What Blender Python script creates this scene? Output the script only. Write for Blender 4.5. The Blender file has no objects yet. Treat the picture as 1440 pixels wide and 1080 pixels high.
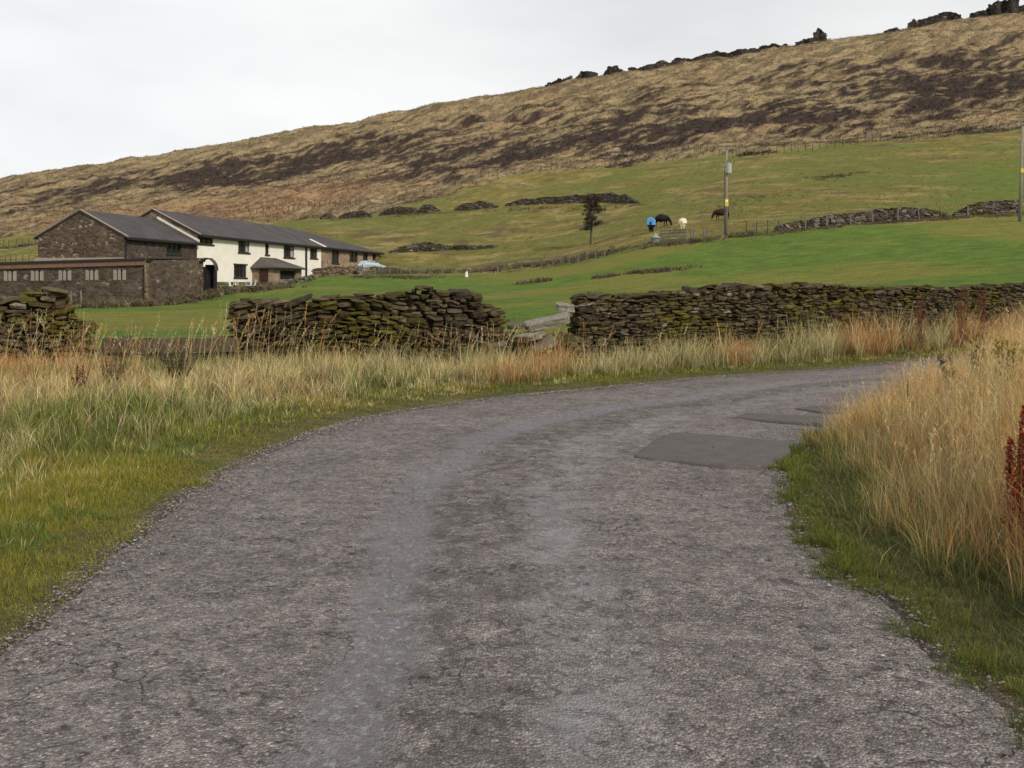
import bpy, math, random
import numpy as np
R = math.radians
random.seed(7); rng = np.random.default_rng(7)
scene = bpy.context.scene
COL = scene.collection

# ------------------------------------------------------------------ camera
F = 1400.0; HOR = 405.0; EYE = 1.6
cam = bpy.data.cameras.new('camera'); camo = bpy.data.objects.new('camera', cam); COL.objects.link(camo)
cam.sensor_width = 36.0; cam.lens = F/1440*36.0; cam.shift_y = -(540-HOR)/1440.0
cam.clip_start = 0.1; cam.clip_end = 3000
camo.location = (0, 0, EYE); camo.rotation_euler = (R(90), 0, 0)
scene.camera = camo

# ------------------------------------------------------------------ sky and sun
SUN_EL, SUN_AZ = 34, 140       # azimuth measured clockwise from +Y (camera looks to +Y)
world = bpy.data.worlds.new('World'); scene.world = world; world.use_nodes = True
nt = world.node_tree; N = nt.nodes; L = nt.links; N.clear()
out = N.new('ShaderNodeOutputWorld'); mix = N.new('ShaderNodeMixShader')
bg1 = N.new('ShaderNodeBackground'); bg2 = N.new('ShaderNodeBackground')
sky = N.new('ShaderNodeTexSky'); sky.sky_type = 'NISHITA'; sky.sun_disc = False
sky.sun_elevation = R(SUN_EL); sky.sun_rotation = R(SUN_AZ)
L.new(sky.outputs[0], bg1.inputs[0]); bg1.inputs[1].default_value = 0.1
tc = N.new('ShaderNodeTexCoord'); mp = N.new('ShaderNodeMapping'); mp.inputs['Scale'].default_value = (1.0, 1.0, 3.2)
nz = N.new('ShaderNodeTexNoise'); nz.inputs['Scale'].default_value = 1.5; nz.inputs['Detail'].default_value = 5; nz.inputs['Roughness'].default_value = 0.5
cr = N.new('ShaderNodeValToRGB')
cr.color_ramp.elements[0].position = 0.3; cr.color_ramp.elements[0].color = (0.60, 0.62, 0.63, 1)
cr.color_ramp.elements[1].position = 0.66; cr.color_ramp.elements[1].color = (0.92, 0.92, 0.91, 1)
L.new(tc.outputs['Generated'], mp.inputs[0]); L.new(mp.outputs[0], nz.inputs[0]); L.new(nz.outputs[0], cr.inputs[0])
# thinner, brighter cloud towards the left of the view
sx = N.new('ShaderNodeSeparateXYZ'); L.new(tc.outputs['Generated'], sx.inputs[0])
mr = N.new('ShaderNodeMapRange'); mr.inputs[1].default_value = -0.5; mr.inputs[2].default_value = 0.45
mr.inputs[3].default_value = 1.0; mr.inputs[4].default_value = 0.84; L.new(sx.outputs[0], mr.inputs[0])
L.new(cr.outputs[0], bg2.inputs[0]); L.new(mr.outputs[0], bg2.inputs[1])
mix.inputs[0].default_value = 0.93
L.new(bg1.outputs[0], mix.inputs[1]); L.new(bg2.outputs[0], mix.inputs[2]); L.new(mix.outputs[0], out.inputs[0])

sl = bpy.data.lights.new('sun', 'SUN'); so = bpy.data.objects.new('sun', sl); COL.objects.link(so)
sl.energy = 2.8; sl.angle = R(10); sl.color = (1.0, 0.90, 0.76)
so.rotation_euler = (R(90-SUN_EL), 0, R(180-SUN_AZ)); so.location = (20, -20, 40)
scene.view_settings.view_transform = 'Standard'; scene.view_settings.look = 'None'
scene.view_settings.gamma = 1; scene.view_settings.exposure = 0.22
scene.view_settings.use_curve_mapping = False

# ------------------------------------------------------------------ noise helpers
_T = rng.random((256, 256))
def vnoise(x, y):
    xi = np.floor(x).astype(np.int64); yi = np.floor(y).astype(np.int64)
    fx = x-xi; fy = y-yi; fx = fx*fx*(3-2*fx); fy = fy*fy*(3-2*fy)
    a = _T[xi % 256, yi % 256]; b = _T[(xi+1) % 256, yi % 256]
    c = _T[xi % 256, (yi+1) % 256]; d = _T[(xi+1) % 256, (yi+1) % 256]
    return (a*(1-fx)+b*fx)*(1-fy)+(c*(1-fx)+d*fx)*fy
def fbm(x, y, sc=1.0, oc=4, off=0.0):
    x = np.asarray(x, float)*sc+off*17.3+101.7; y = np.asarray(y, float)*sc+off*9.1+55.2
    s = 0; a = 0.5; tot = 0
    for i in range(oc):
        s = s+a*vnoise(x, y); tot += a; a *= 0.5
        x, y = x*1.62+y*1.17+3.1, -x*1.17+y*1.62+7.7
    return s/tot
def sstep(a, b, x):
    t = np.clip((np.asarray(x, float)-a)/(b-a), 0, 1); return t*t*(3-2*t)
def pchip(x, y, xq):
    x = np.asarray(x, float); y = np.asarray(y, float); xq = np.asarray(xq, float)
    h = np.diff(x); d = np.diff(y)/h; m = np.zeros(len(x))
    for i in range(1, len(x)-1):
        if d[i-1]*d[i] > 0:
            w1 = 2*h[i]+h[i-1]; w2 = h[i]+2*h[i-1]; m[i] = (w1+w2)/(w1/d[i-1]+w2/d[i])
    m[0] = d[0]; m[-1] = d[-1]
    i = np.clip(np.searchsorted(x, xq)-1, 0, len(h)-1)
    t = np.clip((xq-x[i])/h[i], 0, 1); hh = h[i]
    return ((2*t**3-3*t**2+1)*y[i]+(t**3-2*t**2+t)*hh*m[i]+(-2*t**3+3*t**2)*y[i+1]+(t**3-t**2)*hh*m[i+1])

# ------------------------------------------------------------------ the lie of the land
# survey table: for bearings (columns, as pixels of the long side) the sight-line row at each distance
YN = [32, 50, 75, 95, 125, 160, 200, 260, 330, 400]
TAB = {-600: [475, 450, 437, 428, 410, 395, 380, 362, 340, 318],
       -250: [475, 449, 434, 424, 400, 383, 366, 346, 322, 280],
       0:    [475, 447, 430, 415, 385, 366, 350, 325, 292, 252],
       250:  [475, 447, 428, 409, 376, 354, 330, 300, 258, 214],
       450:  [473, 446, 422, 408, 388, 352, 318, 278, 230, 181],
       720:  [468, 440, 412, 396, 371, 326, 281, 234, 180, 133],
       1022: [455, 428, 382, 336, 300, 268, 233, 188, 130, 84],
       1440: [440, 395, 340, 308, 270, 228, 190, 142, 76, 22],
       1750: [434, 386, 325, 290, 248, 203, 162, 108, 40, -24],
       2100: [428, 376, 310, 272, 228, 180, 135, 75, 5, -70]}
_cols = sorted(TAB); _ynodes = np.array([-60, 12, 24]+YN+[430, 520, 800], float)
_zc = []
for c in _cols:
    z = [1.6-(r-405)*y/1400.0 for r, y in zip(TAB[c], YN)]
    _zc.append([0, 0, 0.0 if c < 1100 else 0.08]+z+[z[-1]-0.4, z[-1]-14, z[-1]-90])
_yg = np.arange(-60, 801, 1.0); _pg = np.arange(-600, 2101, 10.0)
_A = np.array([pchip(_ynodes, z, _yg) for z in _zc])
_G = np.array([pchip(_cols, _A[:, j], _pg) for j in range(len(_yg))])
def _smooth(G, ax, n):
    for k in range(n):
        a = np.roll(G, 1, ax); b = np.roll(G, -1, ax); H = (a+2*G+b)/4
        sl_ = [slice(None)]*2; sl_[ax] = slice(1, -1); G = G.copy(); G[tuple(sl_)] = H[tuple(sl_)]
    return G
_G = _smooth(_smooth(_G, 0, 6), 1, 20)
def zbase(x, y):
    x = np.asarray(x, float); y = np.asarray(y, float)
    px = 720+F*x/np.maximum(y, 24)
    a = np.clip((y+60)/1.0, 0, 859.99); b = np.clip((px+600)/10, 0, 269.99)
    i = a.astype(int); j = b.astype(int); fa = a-i; fb = b-j
    return (_G[i, j]*(1-fa)+_G[i+1, j]*fa)*(1-fb)+(_G[i, j+1]*(1-fa)+_G[i+1, j+1]*fa)*fb

# road edges on the ground
def g0(px, row):
    Y = F*EYE/(row-HOR); return ((px-720)*Y/F, Y)
RL = [(-2.35, -8), (-2.42, 1)]+[g0(*p) for p in [(0, 905), (100, 830), (170, 765), (250, 705), (330, 655), (420, 615), (500, 590), (600, 572), (720, 556), (850, 545), (1000, 530), (1150, 521), (1300, 507), (1440, 497)]]+[(17, 26.6), (25, 28.8), (45, 32)]
RR = [(1.75, -8), (1.86, 1)]+[g0(*p) for p in [(1440, 1005), (1380, 960), (1310, 905), (1280, 860), (1190, 815), (1160, 765), (1120, 715), (1097, 680), (1100, 655), (1165, 612)]]+[(4.2, 12.0), (5.6, 13.9), (7.6, 15.6), (9.6, 17.2), (12.5, 19.2), (17, 21.6), (25, 24.2), (45, 28)]
ANCH = [((-2.35, -8), (1.75, -8)), ((-2.42, 1), (1.86, 1)), (g0(0, 905), g0(1440, 1005)), (g0(250, 705), g0(1160, 765)), (g0(420, 615), g0(1097, 680)), (g0(500, 590), g0(1100, 655)),
        (g0(720, 556), g0(1165, 612)), (g0(850, 545), (4.2, 12.0)), (g0(1000, 530), (5.6, 13.9)), (g0(1150, 521), (7.6, 15.6)), (g0(1300, 507), (9.6, 17.2)), (g0(1440, 497), (12.5, 19.2)),
        ((17, 26.6), (17, 21.6)), ((25, 28.8), (25, 24.2)), ((45, 32), (45, 28))]
def arc(P):
    P = np.array(P); return np.concatenate([[0], np.cumsum(np.hypot(*np.diff(P, axis=0).T))])
def resample(P, s):
    a = arc(P); P = np.array(P); return np.stack([np.interp(s, a, P[:, 0]), np.interp(s, a, P[:, 1])], 1)
aL = arc(RL); aR = arc(RR)
def s_at(P, a, q):
    return a[int(np.argmin(np.hypot(*(np.array(P)-np.array(q)).T)))]
sLa = [s_at(RL, aL, q[0]) for q in ANCH]; sRa = [s_at(RR, aR, q[1]) for q in ANCH]
def smooth_line(P, s, it=10):
    Q = resample(P, s)
    for k in range(it):
        Q[1:-1] = (Q[:-2]+2*Q[1:-1]+Q[2:])/4
    return Q
NS = 700
tt = np.linspace(0, len(ANCH)-1, NS)
EL = smooth_line(RL, np.interp(tt, range(len(ANCH)), sLa), 60)
ER = smooth_line(RR, np.interp(tt, range(len(ANCH)), sRa), 40)
# ragged edges
def ragged(E, sign, amp, seed):
    T = np.gradient(E, axis=0); T /= np.hypot(T[:, 0], T[:, 1])[:, None]; Nn = np.stack([-T[:, 1], T[:, 0]], 1)*sign
    s = arc(E); n = (fbm(s, s*0+seed, 1.1, 4)-0.5)*2*amp+(fbm(s, s*0+seed+9, 5.0, 3)-0.5)*amp*0.7
    return E+Nn*n[:, None]
EL = ragged(EL, 1, 0.15, 3.0); ER = ragged(ER, 1, 0.17, 8.0)
def seg_dist(x, y, P):
    d = np.full(np.shape(x), 1e9)
    for i in range(len(P)-1):
        ax, ay = P[i]; bx, by = P[i+1]; vx, vy = bx-ax, by-ay; l2 = vx*vx+vy*vy+1e-12
        t = np.clip(((x-ax)*vx+(y-ay)*vy)/l2, 0, 1)
        d = np.minimum(d, np.hypot(x-ax-t*vx, y-ay-t*vy))
    return d
def inside(x, y, P):
    c = np.zeros(np.shape(x), bool); n = len(P)
    for i in range(n):
        x1, y1 = P[i]; x2, y2 = P[(i+1) % n]
        if y1 == y2: continue
        k = ((y1 > y) != (y2 > y)) & (x < (x2-x1)*(y-y1)/(y2-y1)+x1); c ^= k
    return c
ELs = EL[::5]; ERs = ER[::5]
ROADP = np.concatenate([ELs, ERs[::-1]])
# areas right of the road (bank): polygon between right edge and far right
BANKP = np.concatenate([ERs, [(60, 28), (60, -8)]])
# distance fields on a fine lattice (quick lookup)
_gx = np.arange(-14, 30.01, 0.08); _gy = np.arange(-8, 34.01, 0.08)
_GX, _GY = np.meshgrid(_gx, _gy, indexing='ij')
_DL = seg_dist(_GX, _GY, ELs); _DR = seg_dist(_GX, _GY, ERs)
_IN = inside(_GX, _GY, ROADP); _BK = inside(_GX, _GY, BANKP)
_SR = np.where(_IN, -np.minimum(_DL, _DR), np.minimum(_DL, _DR))   # signed distance to road
def lut(T, x, y):
    a = np.clip((np.asarray(x, float)+14)/0.08, 0, T.shape[0]-1.001); b = np.clip((np.asarray(y, float)+8)/0.08, 0, T.shape[1]-1.001)
    i = a.astype(int); j = b.astype(int); fa = a-i; fb = b-j
    return (T[i, j]*(1-fa)+T[i+1, j]*fa)*(1-fb)+(T[i, j+1]*(1-fa)+T[i+1, j+1]*fa)*fb
_BKf = _BK.astype(float)
def roadd(x, y): return lut(_SR, x, y)
def bank(x, y): return lut(_BKf, x, y)
def zground(x, y):
    x = np.asarray(x, float); y = np.asarray(y, float)
    z = zbase(x, y)
    near = (x > -14) & (x < 30) & (y > -8) & (y < 34)
    d = np.where(near, roadd(x, y), 3.0); b = np.where(near, bank(x, y), 0.0)
    fade = 1-sstep(26, 34, y)
    z = z+fade*np.where(b > 0.5, 0.28*sstep(0.4, 2.2, d)+0.10*sstep(2, 6, d)+.20*sstep(.40, .52, x/np.maximum(y, 3))*sstep(8, 11, y)*sstep(.5, 2.5, d), 0.03*sstep(0.0, 0.4, d)+0.07*sstep(1.0, 3.0, d))
    z = z+fade*sstep(0.0, 1.0, d)*(fbm(x, y, 1.3, 3)-0.5)*0.14
    z = z-0.05*(1-sstep(-0.16, -0.01, d))*(d < 0)
    far = sstep(60, 160, y)
    z = z+sstep(34, 70, y)*(fbm(x, y, 0.06, 3, 2)-0.5)*0.5
    # heathery hillside: hummocks and little gullies running down slope
    hill = sstep(190, 250, y)
    z = z+hill*((fbm(x*1.0+y*0.5, y*0.45, 0.11, 4, 5)-0.5)*3.4+(fbm((x*.75+y*.55)*.6, (y-x*.45), 0.33, 4, 6)-0.5)*2.4)*(1-0.45*sstep(380, 400, y))
    z = z+far*(1-hill)*(fbm(x+y*0.3, y*0.7, 0.16, 3, 7)-0.5)*0.7
    return z
def zg(x, y): return float(zground(np.array([float(x)]), np.array([float(y)]))[0])
def place(px, row, y0=24, y1=430):
    """where the sight line through a point of the view meets the ground"""
    Y = np.arange(y0, y1, 0.25); X = (px-720)*Y/F; Z = EYE-(row-HOR)*Y/F
    g = zground(X, Y); k = np.where(g >= Z)[0]
    i = k[0] if len(k) else len(Y)-1
    return float(X[i]), float(Y[i]), float(g[i])

# ------------------------------------------------------------------ materials
MATS = {}
def newmat(name):
    m = bpy.data.materials.new(name); m.use_nodes = True; m.node_tree.nodes.clear(); MATS[name] = m
    nt = m.node_tree; o = nt.nodes.new('ShaderNodeOutputMaterial'); b = nt.nodes.new('ShaderNodeBsdfPrincipled')
    nt.links.new(b.outputs[0], o.inputs[0]); return m, nt, b, o
def nd(nt, t, **kw):
    n = nt.nodes.new('ShaderNode'+t)
    for k, v in kw.items():
        if k.startswith('_'): setattr(n, k[1:], v)
        else: n.inputs[k.replace('__', ' ')].default_value = v
    return n
def ramp(nt, src, stops):
    r = nt.nodes.new('ShaderNodeValToRGB'); e = r.color_ramp.elements
    while len(e) < len(stops): e.new(0.5)
    for i, (p, c) in enumerate(stops): e[i].position = p; e[i].color = tuple(c)+(1,) if len(c) == 3 else c
    nt.links.new(src, r.inputs[0]); return r.outputs[0]
def mixc(nt, f, a, b, mode='MIX'):
    m = nt.nodes.new('ShaderNodeMix'); m.data_type = 'RGBA'; m.blend_type = mode
    for s, v in ((m.inputs[0], f), (m.inputs[6], a), (m.inputs[7], b)):
        if isinstance(v, bpy.types.NodeSocket): nt.links.new(v, s)
        elif isinstance(v, (int, float)): s.default_value = v
        else: s.default_value = tuple(v)+(1,)
    return m.outputs[2]
def gcoord(nt, scale=(1, 1, 1), rot=(0, 0, 0)):
    g = nt.nodes.new('ShaderNodeNewGeometry'); m = nt.nodes.new('ShaderNodeMapping')
    m.inputs['Scale'].default_value = scale; m.inputs['Rotation'].default_value = rot
    nt.links.new(g.outputs['Position'], m.inputs[0]); return m.outputs[0]
def noise(nt, vec, scale, detail=4, rough=0.5, dist=0.0):
    n = nt.nodes.new('ShaderNodeTexNoise'); n.inputs['Scale'].default_value = scale; n.inputs['Detail'].default_value = detail
    n.inputs['Roughness'].default_value = rough; n.inputs['Distortion'].default_value = dist
    if vec is not None: nt.links.new(vec, n.inputs[0])
    return n.outputs[0]
def voro(nt, vec, scale, feature='F1', out=0, rnd=1.0):
    n = nt.nodes.new('ShaderNodeTexVoronoi'); n.feature = feature; n.inputs['Scale'].default_value = scale; n.inputs['Randomness'].default_value = rnd
    if vec is not None: nt.links.new(vec, n.inputs[0])
    return n.outputs[out]
def bump(nt, b, h, strength, dist, prev=None):
    n = nt.nodes.new('ShaderNodeBump'); n.inputs['Strength'].default_value = strength; n.inputs['Distance'].default_value = dist
    nt.links.new(h, n.inputs['Height'])
    if prev is not None: nt.links.new(prev, n.inputs['Normal'])
    if b is not None: nt.links.new(n.outputs[0], b.inputs['Normal'])
    return n.outputs[0]
def math_(nt, op, a, b=None, clamp=False):
    n = nt.nodes.new('ShaderNodeMath'); n.operation = op; n.use_clamp = clamp
    for i, v in enumerate((a, b)):
        if v is None: continue
        if isinstance(v, bpy.types.NodeSocket): nt.links.new(v, n.inputs[i])
        else: n.inputs[i].default_value = v
    return n.outputs[0]
def simple(name, c1, c2=None, scale=3.0, rough=0.85, bumpd=0.0, metal=0.0, spec=0.3):
    m, nt, b, o = newmat(name); b.inputs['Roughness'].default_value = rough; b.inputs['Metallic'].default_value = metal
    b.inputs['Specular IOR Level'].default_value = spec
    v = gcoord(nt); n = noise(nt, v, scale, 5, 0.6)
    c = ramp(nt, n, [(0.3, c1), (0.7, c2 or c1)]); nt.links.new(c, b.inputs['Base Color'])
    if bumpd: bump(nt, b, n, 0.6, bumpd)
    return m

def attr_mat(name, translucent=0.0, rough=0.8, spec=0.2, grain=None):
    m, nt, b, o = newmat(name)
    a = nt.nodes.new('ShaderNodeAttribute'); a.attribute_name = 'Col'; c = a.outputs[0]
    if grain:
        v = gcoord(nt); n = noise(nt, v, grain[0], 5, 0.65); c = mixc(nt, 1.0, c, ramp(nt, n, [(0.25, (grain[1],)*3), (0.75, (grain[2],)*3)]), 'MULTIPLY')
        bump(nt, b, n, 0.8, grain[3])
    nt.links.new(c, b.inputs['Base Color']); b.inputs['Roughness'].default_value = rough; b.inputs['Specular IOR Level'].default_value = spec
    if translucent:
        t = nt.nodes.new('ShaderNodeBsdfTranslucent'); mx = nt.nodes.new('ShaderNodeMixShader'); mx.inputs[0].default_value = translucent
        nt.links.new(c, t.inputs[0]); nt.links.new(b.outputs[0], mx.inputs[1]); nt.links.new(t.outputs[0], mx.inputs[2]); nt.links.new(mx.outputs[0], o.inputs[0])
    return m
M_BLADE = attr_mat('grass_blade', 0.3, 0.6, 0.25)
M_STONE = attr_mat('dry_stone', 0, 0.95, 0.15, (14, 0.55, 1.35, 0.02))
M_STONEF = attr_mat('far_stone', 0, 0.95, 0.15, (5, 0.6, 1.3, 0.05))
M_GRAVEL = attr_mat('loose_gravel', 0, 0.9, 0.2)

# ------------------------------------------------------------------ mesh helpers
def tag(o, label=None, cat=None, group=None, kind=None):
    if label: o['label'] = label
    if cat:
        o['category'] = cat
        if not kind: o['kind'] = 'thing'
    if group: o['group'] = group
    if kind: o['kind'] = kind
    return o
def fast_mesh(name, V, quads=None, tris=None, col=None, mat=None, smooth=False, uv=None):
    me = bpy.data.meshes.new(name); V = np.asarray(V, np.float32)
    nq = 0 if quads is None else len(quads); ntr = 0 if tris is None else len(tris)
    parts = []; starts = []
    if nq: parts.append(np.asarray(quads).ravel()); starts.append(np.arange(nq)*4)
    if ntr: parts.append(np.asarray(tris).ravel()); starts.append(nq*4+np.arange(ntr)*3)
    li = np.concatenate(parts).astype(np.int32); st = np.concatenate(starts).astype(np.int32)
    me.vertices.add(len(V)); me.vertices.foreach_set('co', V.ravel())
    me.loops.add(len(li)); me.loops.foreach_set('vertex_index', li)
    me.polygons.add(len(st)); me.polygons.foreach_set('loop_start', st)
    me.polygons.foreach_set('use_smooth', np.full(len(st), smooth))
    if col is not None:
        c = np.ones((len(V), 4), np.float32); c[:, :col.shape[1]] = col
        a = me.color_attributes.new('Col', 'FLOAT_COLOR', 'POINT'); a.data.foreach_set('color', c.ravel())
    if uv is not None:
        u = me.uv_layers.new(name='UVMap'); u.data.foreach_set('uv', np.asarray(uv, np.float32)[li].ravel())
    me.update(calc_edges=True); me.validate()
    if mat: me.materials.append(mat)
    return me
def link(name, me, parent=None, loc=None):
    o = bpy.data.objects.new(name, me); COL.objects.link(o)
    if parent is not None: o.parent = parent
    if loc is not None: o.location = loc
    return o
def grid_faces(nu, nv):
    i = np.arange(nu-1)[:, None]*nv+np.arange(nv-1)[None, :]; i = i.ravel()
    return np.stack([i, i+nv, i+nv+1, i+1], 1)
def thing(name, loc, label, cat, group=None, rz=0.0):
    o = bpy.data.objects.new(name, None); COL.objects.link(o); o.location = loc; o.rotation_euler = (0, 0, rz)
    o.empty_display_size = 0.3
    return tag(o, label, cat, group)
def wloc(o):
    v = np.array(o.location, float); p = o.parent
    while p is not None: v = v+np.array(p.location, float); p = p.parent
    return v
class MB:
    """collects shapes and links them as ONE mesh object"""
    def __init__(s): s.v = []; s.f = []
    def add(s, v, f):
        n = len(s.v); s.v += [tuple(map(float, p)) for p in v]; s.f += [[i+n for i in q] for q in f]; return s
    def hexa(s, p):  # 8 corners: bottom 4 ccw, top 4
        return s.add(p, [(3, 2, 1, 0), (4, 5, 6, 7), (0, 1, 5, 4), (1, 2, 6, 5), (2, 3, 7, 6), (3, 0, 4, 7)])
    def box(s, c, d, rz=0.0, bevel=0):
        cx, cy, cz = c; dx, dy, dz = d[0]/2, d[1]/2, d[2]/2; co, si = math.cos(rz), math.sin(rz)
        P = [(cx+x*co-y*si, cy+x*si+y*co, cz+z) for z in (-dz, dz) for x, y in ((-dx, -dy), (dx, -dy), (dx, dy), (-dx, dy))]
        return s.hexa(P)
    def tube(s, p, q, r0, r1=None, n=8):
        r1 = r0 if r1 is None else r1; p = np.array(p, float); q = np.array(q, float); d = q-p; d /= np.linalg.norm(d)+1e-9
        a = np.cross(d, (0, 0, 1) if abs(d[2]) < .9 else (1, 0, 0)); a /= np.linalg.norm(a); b = np.cross(d, a)
        V = []
        for c, r in ((p, r0), (q, r1)):
            for k in range(n):
                t = 2*math.pi*k/n; V.append(c+r*(math.cos(t)*a+math.sin(t)*b))
        Fc = [(k, (k+1) % n, n+(k+1) % n, n+k) for k in range(n)]+[tuple(range(n))[::-1], tuple(range(n, 2*n))]
        return s.add(V, Fc)
    def path(s, pts, rad, n=6):
        for i in range(len(pts)-1):
            s.tube(pts[i], pts[i+1], rad[i], rad[i+1], n)
        return s
    def build(s, name, mat, parent=None, smooth=False, bevel=0.0):
        V = np.array(s.v); off = np.zeros(3)
        if parent is not None: off = wloc(parent)
        me = bpy.data.meshes.new(name); me.from_pydata([tuple(p) for p in V-off], [], s.f); me.update()
        if mat: me.materials.append(mat)
        if smooth: me.polygons.foreach_set('use_smooth', [True]*len(me.polygons))
        o = link(name, me, parent)
        if bevel:
            b = o.modifiers.new('bevel', 'BEVEL'); b.width = bevel; b.segments = 2; b.limit_method = 'ANGLE'
        return o
# ------------------------------------------------------------------ ground sheet
def zone_colors(x, y):
    """plain colours of turf, rough pasture, bracken and heather where they grow"""
    px = 720+F*x/np.maximum(y, 24)
    n1 = fbm(x, y, 0.09, 4, 1); n2 = fbm(x+y*0.6, y*0.8, 0.36, 5, 3)*.75+.25*fbm(x, y, 1.3, 2, 33); n3 = fbm(x, y, 0.9, 3, 4)
    def C(*c): return np.array(c)[None, :]
    lush = C(.098, .152, .026)*(0.75+0.5*n3[:, None]); lush2 = C(.165, .165, .036)
    low = lush*(1-sstep(.42, .68, n1)[:, None])+lush2*sstep(.42, .68, n1)[:, None]
    ol = C(.165, .142, .040); st = C(.25, .205, .080); gr = C(.100, .125, .028)
    w = sstep(.50, .66, n2)[:, None]; v = sstep(.55, .42, n1)[:, None]
    mid = ol*(1-w)+st*w; mid = mid*(1-v*.6)+gr*v*.6
    mud = sstep(.56, .66, fbm(x+y*0.8, y*0.6, 0.30, 4, 8)*.8+.2*n3)[:, None]*sstep(.4, .6, n1)[:, None]
    mid = mid*(1-mud*.7)+C(.085, .068, .040)*mud*.7
    # hill: straw coloured grass with dark heather in slanting streaks
    a = x*0.9+y*0.45; b = y-0.25*x
    sk = x*.75+y*.55; h1 = fbm(sk*.55, (y-x*.45)*.8, 0.085, 5, 11); h2 = fbm(sk*.45, (y-x*.45)*1.1, 0.42, 4, 12); h3 = fbm(x, y, 1.1, 3, 13)
    straw = C(.29, .225, .128)*(0.6+0.75*h3[:, None]); straw2 = C(.155, .118, .068)
    s = sstep(.4, .6, h2)[:, None]; straw = straw*(1-s)+straw2*s
    heath = C(.048, .034, .028)*(0.7+0.6*h3[:, None])
    # where the heather grows thickest (bearing, sight-line row)
    z = zbase(x, y); row = HOR-F*(z-EYE)/np.maximum(y, 24)
    crest = np.interp(px, [0, 250, 450, 720, 1022, 1440], [252, 214, 181, 133, 84, 22])
    foot = np.interp(px, [0, 300, 450, 560, 720, 1022, 1440], [325, 295, 275, 262, 245, 214, 180])
    q = (row-crest)/np.maximum(foot-crest, 5)
    dens = 0.62*np.exp(-((px-380)/260)**2-((q-.45)/.30)**2)+0.60*np.exp(-((px-1400)/320)**2-((q-.55)/.32)**2)+0.40*np.exp(-((px-1000)/300)**2-((q-.68)/.22)**2)+0.32*np.exp(-((px-790)/170)**2-((q-.80)/.22)**2)
    dens = dens-0.30*sstep(.24, .05, q)
    hm = h1*0.32+h2*0.50+h3*.18
    k = sstep(.575, .645, hm+dens*0.25+.02*sstep(.1, .4, q))[:, None]
    k1 = (sstep(.50, .64, h1*.4+h2*.35+h3*.25+dens*.22)*.85)[:, None]
    brown = C(.120, .088, .056)*(0.6+0.75*h3[:, None]); peach = sstep(.55, .7, fbm(sk*.5, y-x*.45, .2, 3, 14))[:, None]*.35
    straw = straw*(1-peach)+C(.34, .225, .125)*peach; straw = straw*(1-k1)+brown*k1
    hill = straw*(1-k)+heath*k
    # rusty bracken belt at the foot of the hill, left
    br = (np.exp(-((q-1.0)/.16)**2)*sstep(620, 380, px)*sstep(-50, 250, px))[:, None]*(0.5+0.9*h2[:, None]); br = np.clip(br, 0, .45)
    hill = hill*(1-br)+C(.30, .175, .10)*br
    hy = np.interp(px, [-600, 0, 300, 450, 560, 720, 1022, 1440, 2000], [235, 235, 225, 215, 213, 240, 221, 208, 205])
    kh = sstep(-4, 4, y-hy-(n2-.5)*14)[:, None]
    kf = sstep(-2, 2, y-np.interp(px, [-600, 0, 450, 540, 720, 850, 1022, 1090, 1440, 2000], [150, 150, 135, 128, 110, 106, 100, 98, 95, 92])-(n3-.5)*3)[:, None]
    bright = (sstep(1250, 1440, px)*sstep(190, 150, y))[:, None]*.6
    mid = mid*(1-bright)+low*bright
    c = low*(1-kf)+mid*kf; c = c*(1-kh)+hill*kh
    return c, kh[:, 0], np.clip(kf[:, 0]-kh[:, 0], 0, 1), k[:, 0]*kh[:, 0]
nrow = 1000; ncol = 520
yy = -12+6*np.exp(np.linspace(0, math.log(812/6), nrow)); tcol = np.linspace(-1, 1, ncol); tcol = 0.62*tcol+0.38*tcol**3
Yg = np.repeat(yy[:, None], ncol, 1); Xg = tcol[None, :]*(Yg+16)*1.05
X1 = Xg.ravel(); Y1 = Yg.ravel(); Z1 = zground(X1, Y1)
cc, kh_, km_, kk_ = zone_colors(X1, Y1)
dr_ = np.where((X1 > -14) & (X1 < 30) & (Y1 < 34), roadd(X1, Y1), 5.0)
verge = 1-sstep(24, 30, Y1-np.maximum(X1, 0)*0.75+3.5)
vn = fbm(X1, Y1, 1.6, 4, 15)
vc = np.array([[.085, .088, .028]])*(1-vn[:, None])*1.3+np.array([[.090, .070, .040]])*vn[:, None]*1.1
cc = cc*(1-verge[:, None])+vc*verge[:, None]
dirt = sstep(.10, -.03, dr_)[:, None]; cc = cc*(1-dirt)+np.array([[.105, .090, .075]])*dirt
m, nt, b, o = newmat('turf_and_moor')
a = nt.nodes.new('ShaderNodeAttribute'); a.attribute_name = 'Col'
v = gcoord(nt); v2 = gcoord(nt, (0.55, 1.5, 1.0), (0, 0, R(-25)))
n1 = noise(nt, v, 6.0, 6, 0.7); n2 = noise(nt, v2, 1.1, 6, 0.65, 0.6); n3 = noise(nt, v, 45, 3, 0.6)
c = mixc(nt, 1.0, a.outputs[0], ramp(nt, n1, [(0.3, (.62, .62, .62)), (0.7, (1.35, 1.35, 1.35))]), 'MULTIPLY')
c = mixc(nt, 1.0, c, ramp(nt, n2, [(0.32, (.68, .74, .72)), (0.5, (1, 1, 1)), (0.68, (1.34, 1.24, 1.08))]), 'MULTIPLY')
c = mixc(nt, 1.0, c, ramp(nt, n3, [(0.3, (.75, .75, .75)), (0.7, (1.22, 1.22, 1.22))]), 'MULTIPLY')
nt.links.new(c, b.inputs['Base Color']); b.inputs['Roughness'].default_value = 0.95; b.inputs['Specular IOR Level'].default_value = 0.1
p = bump(nt, None, n2, 0.7, 0.5); bump(nt, b, n1, 0.8, 0.15, p)
M_GROUND = m
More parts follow.
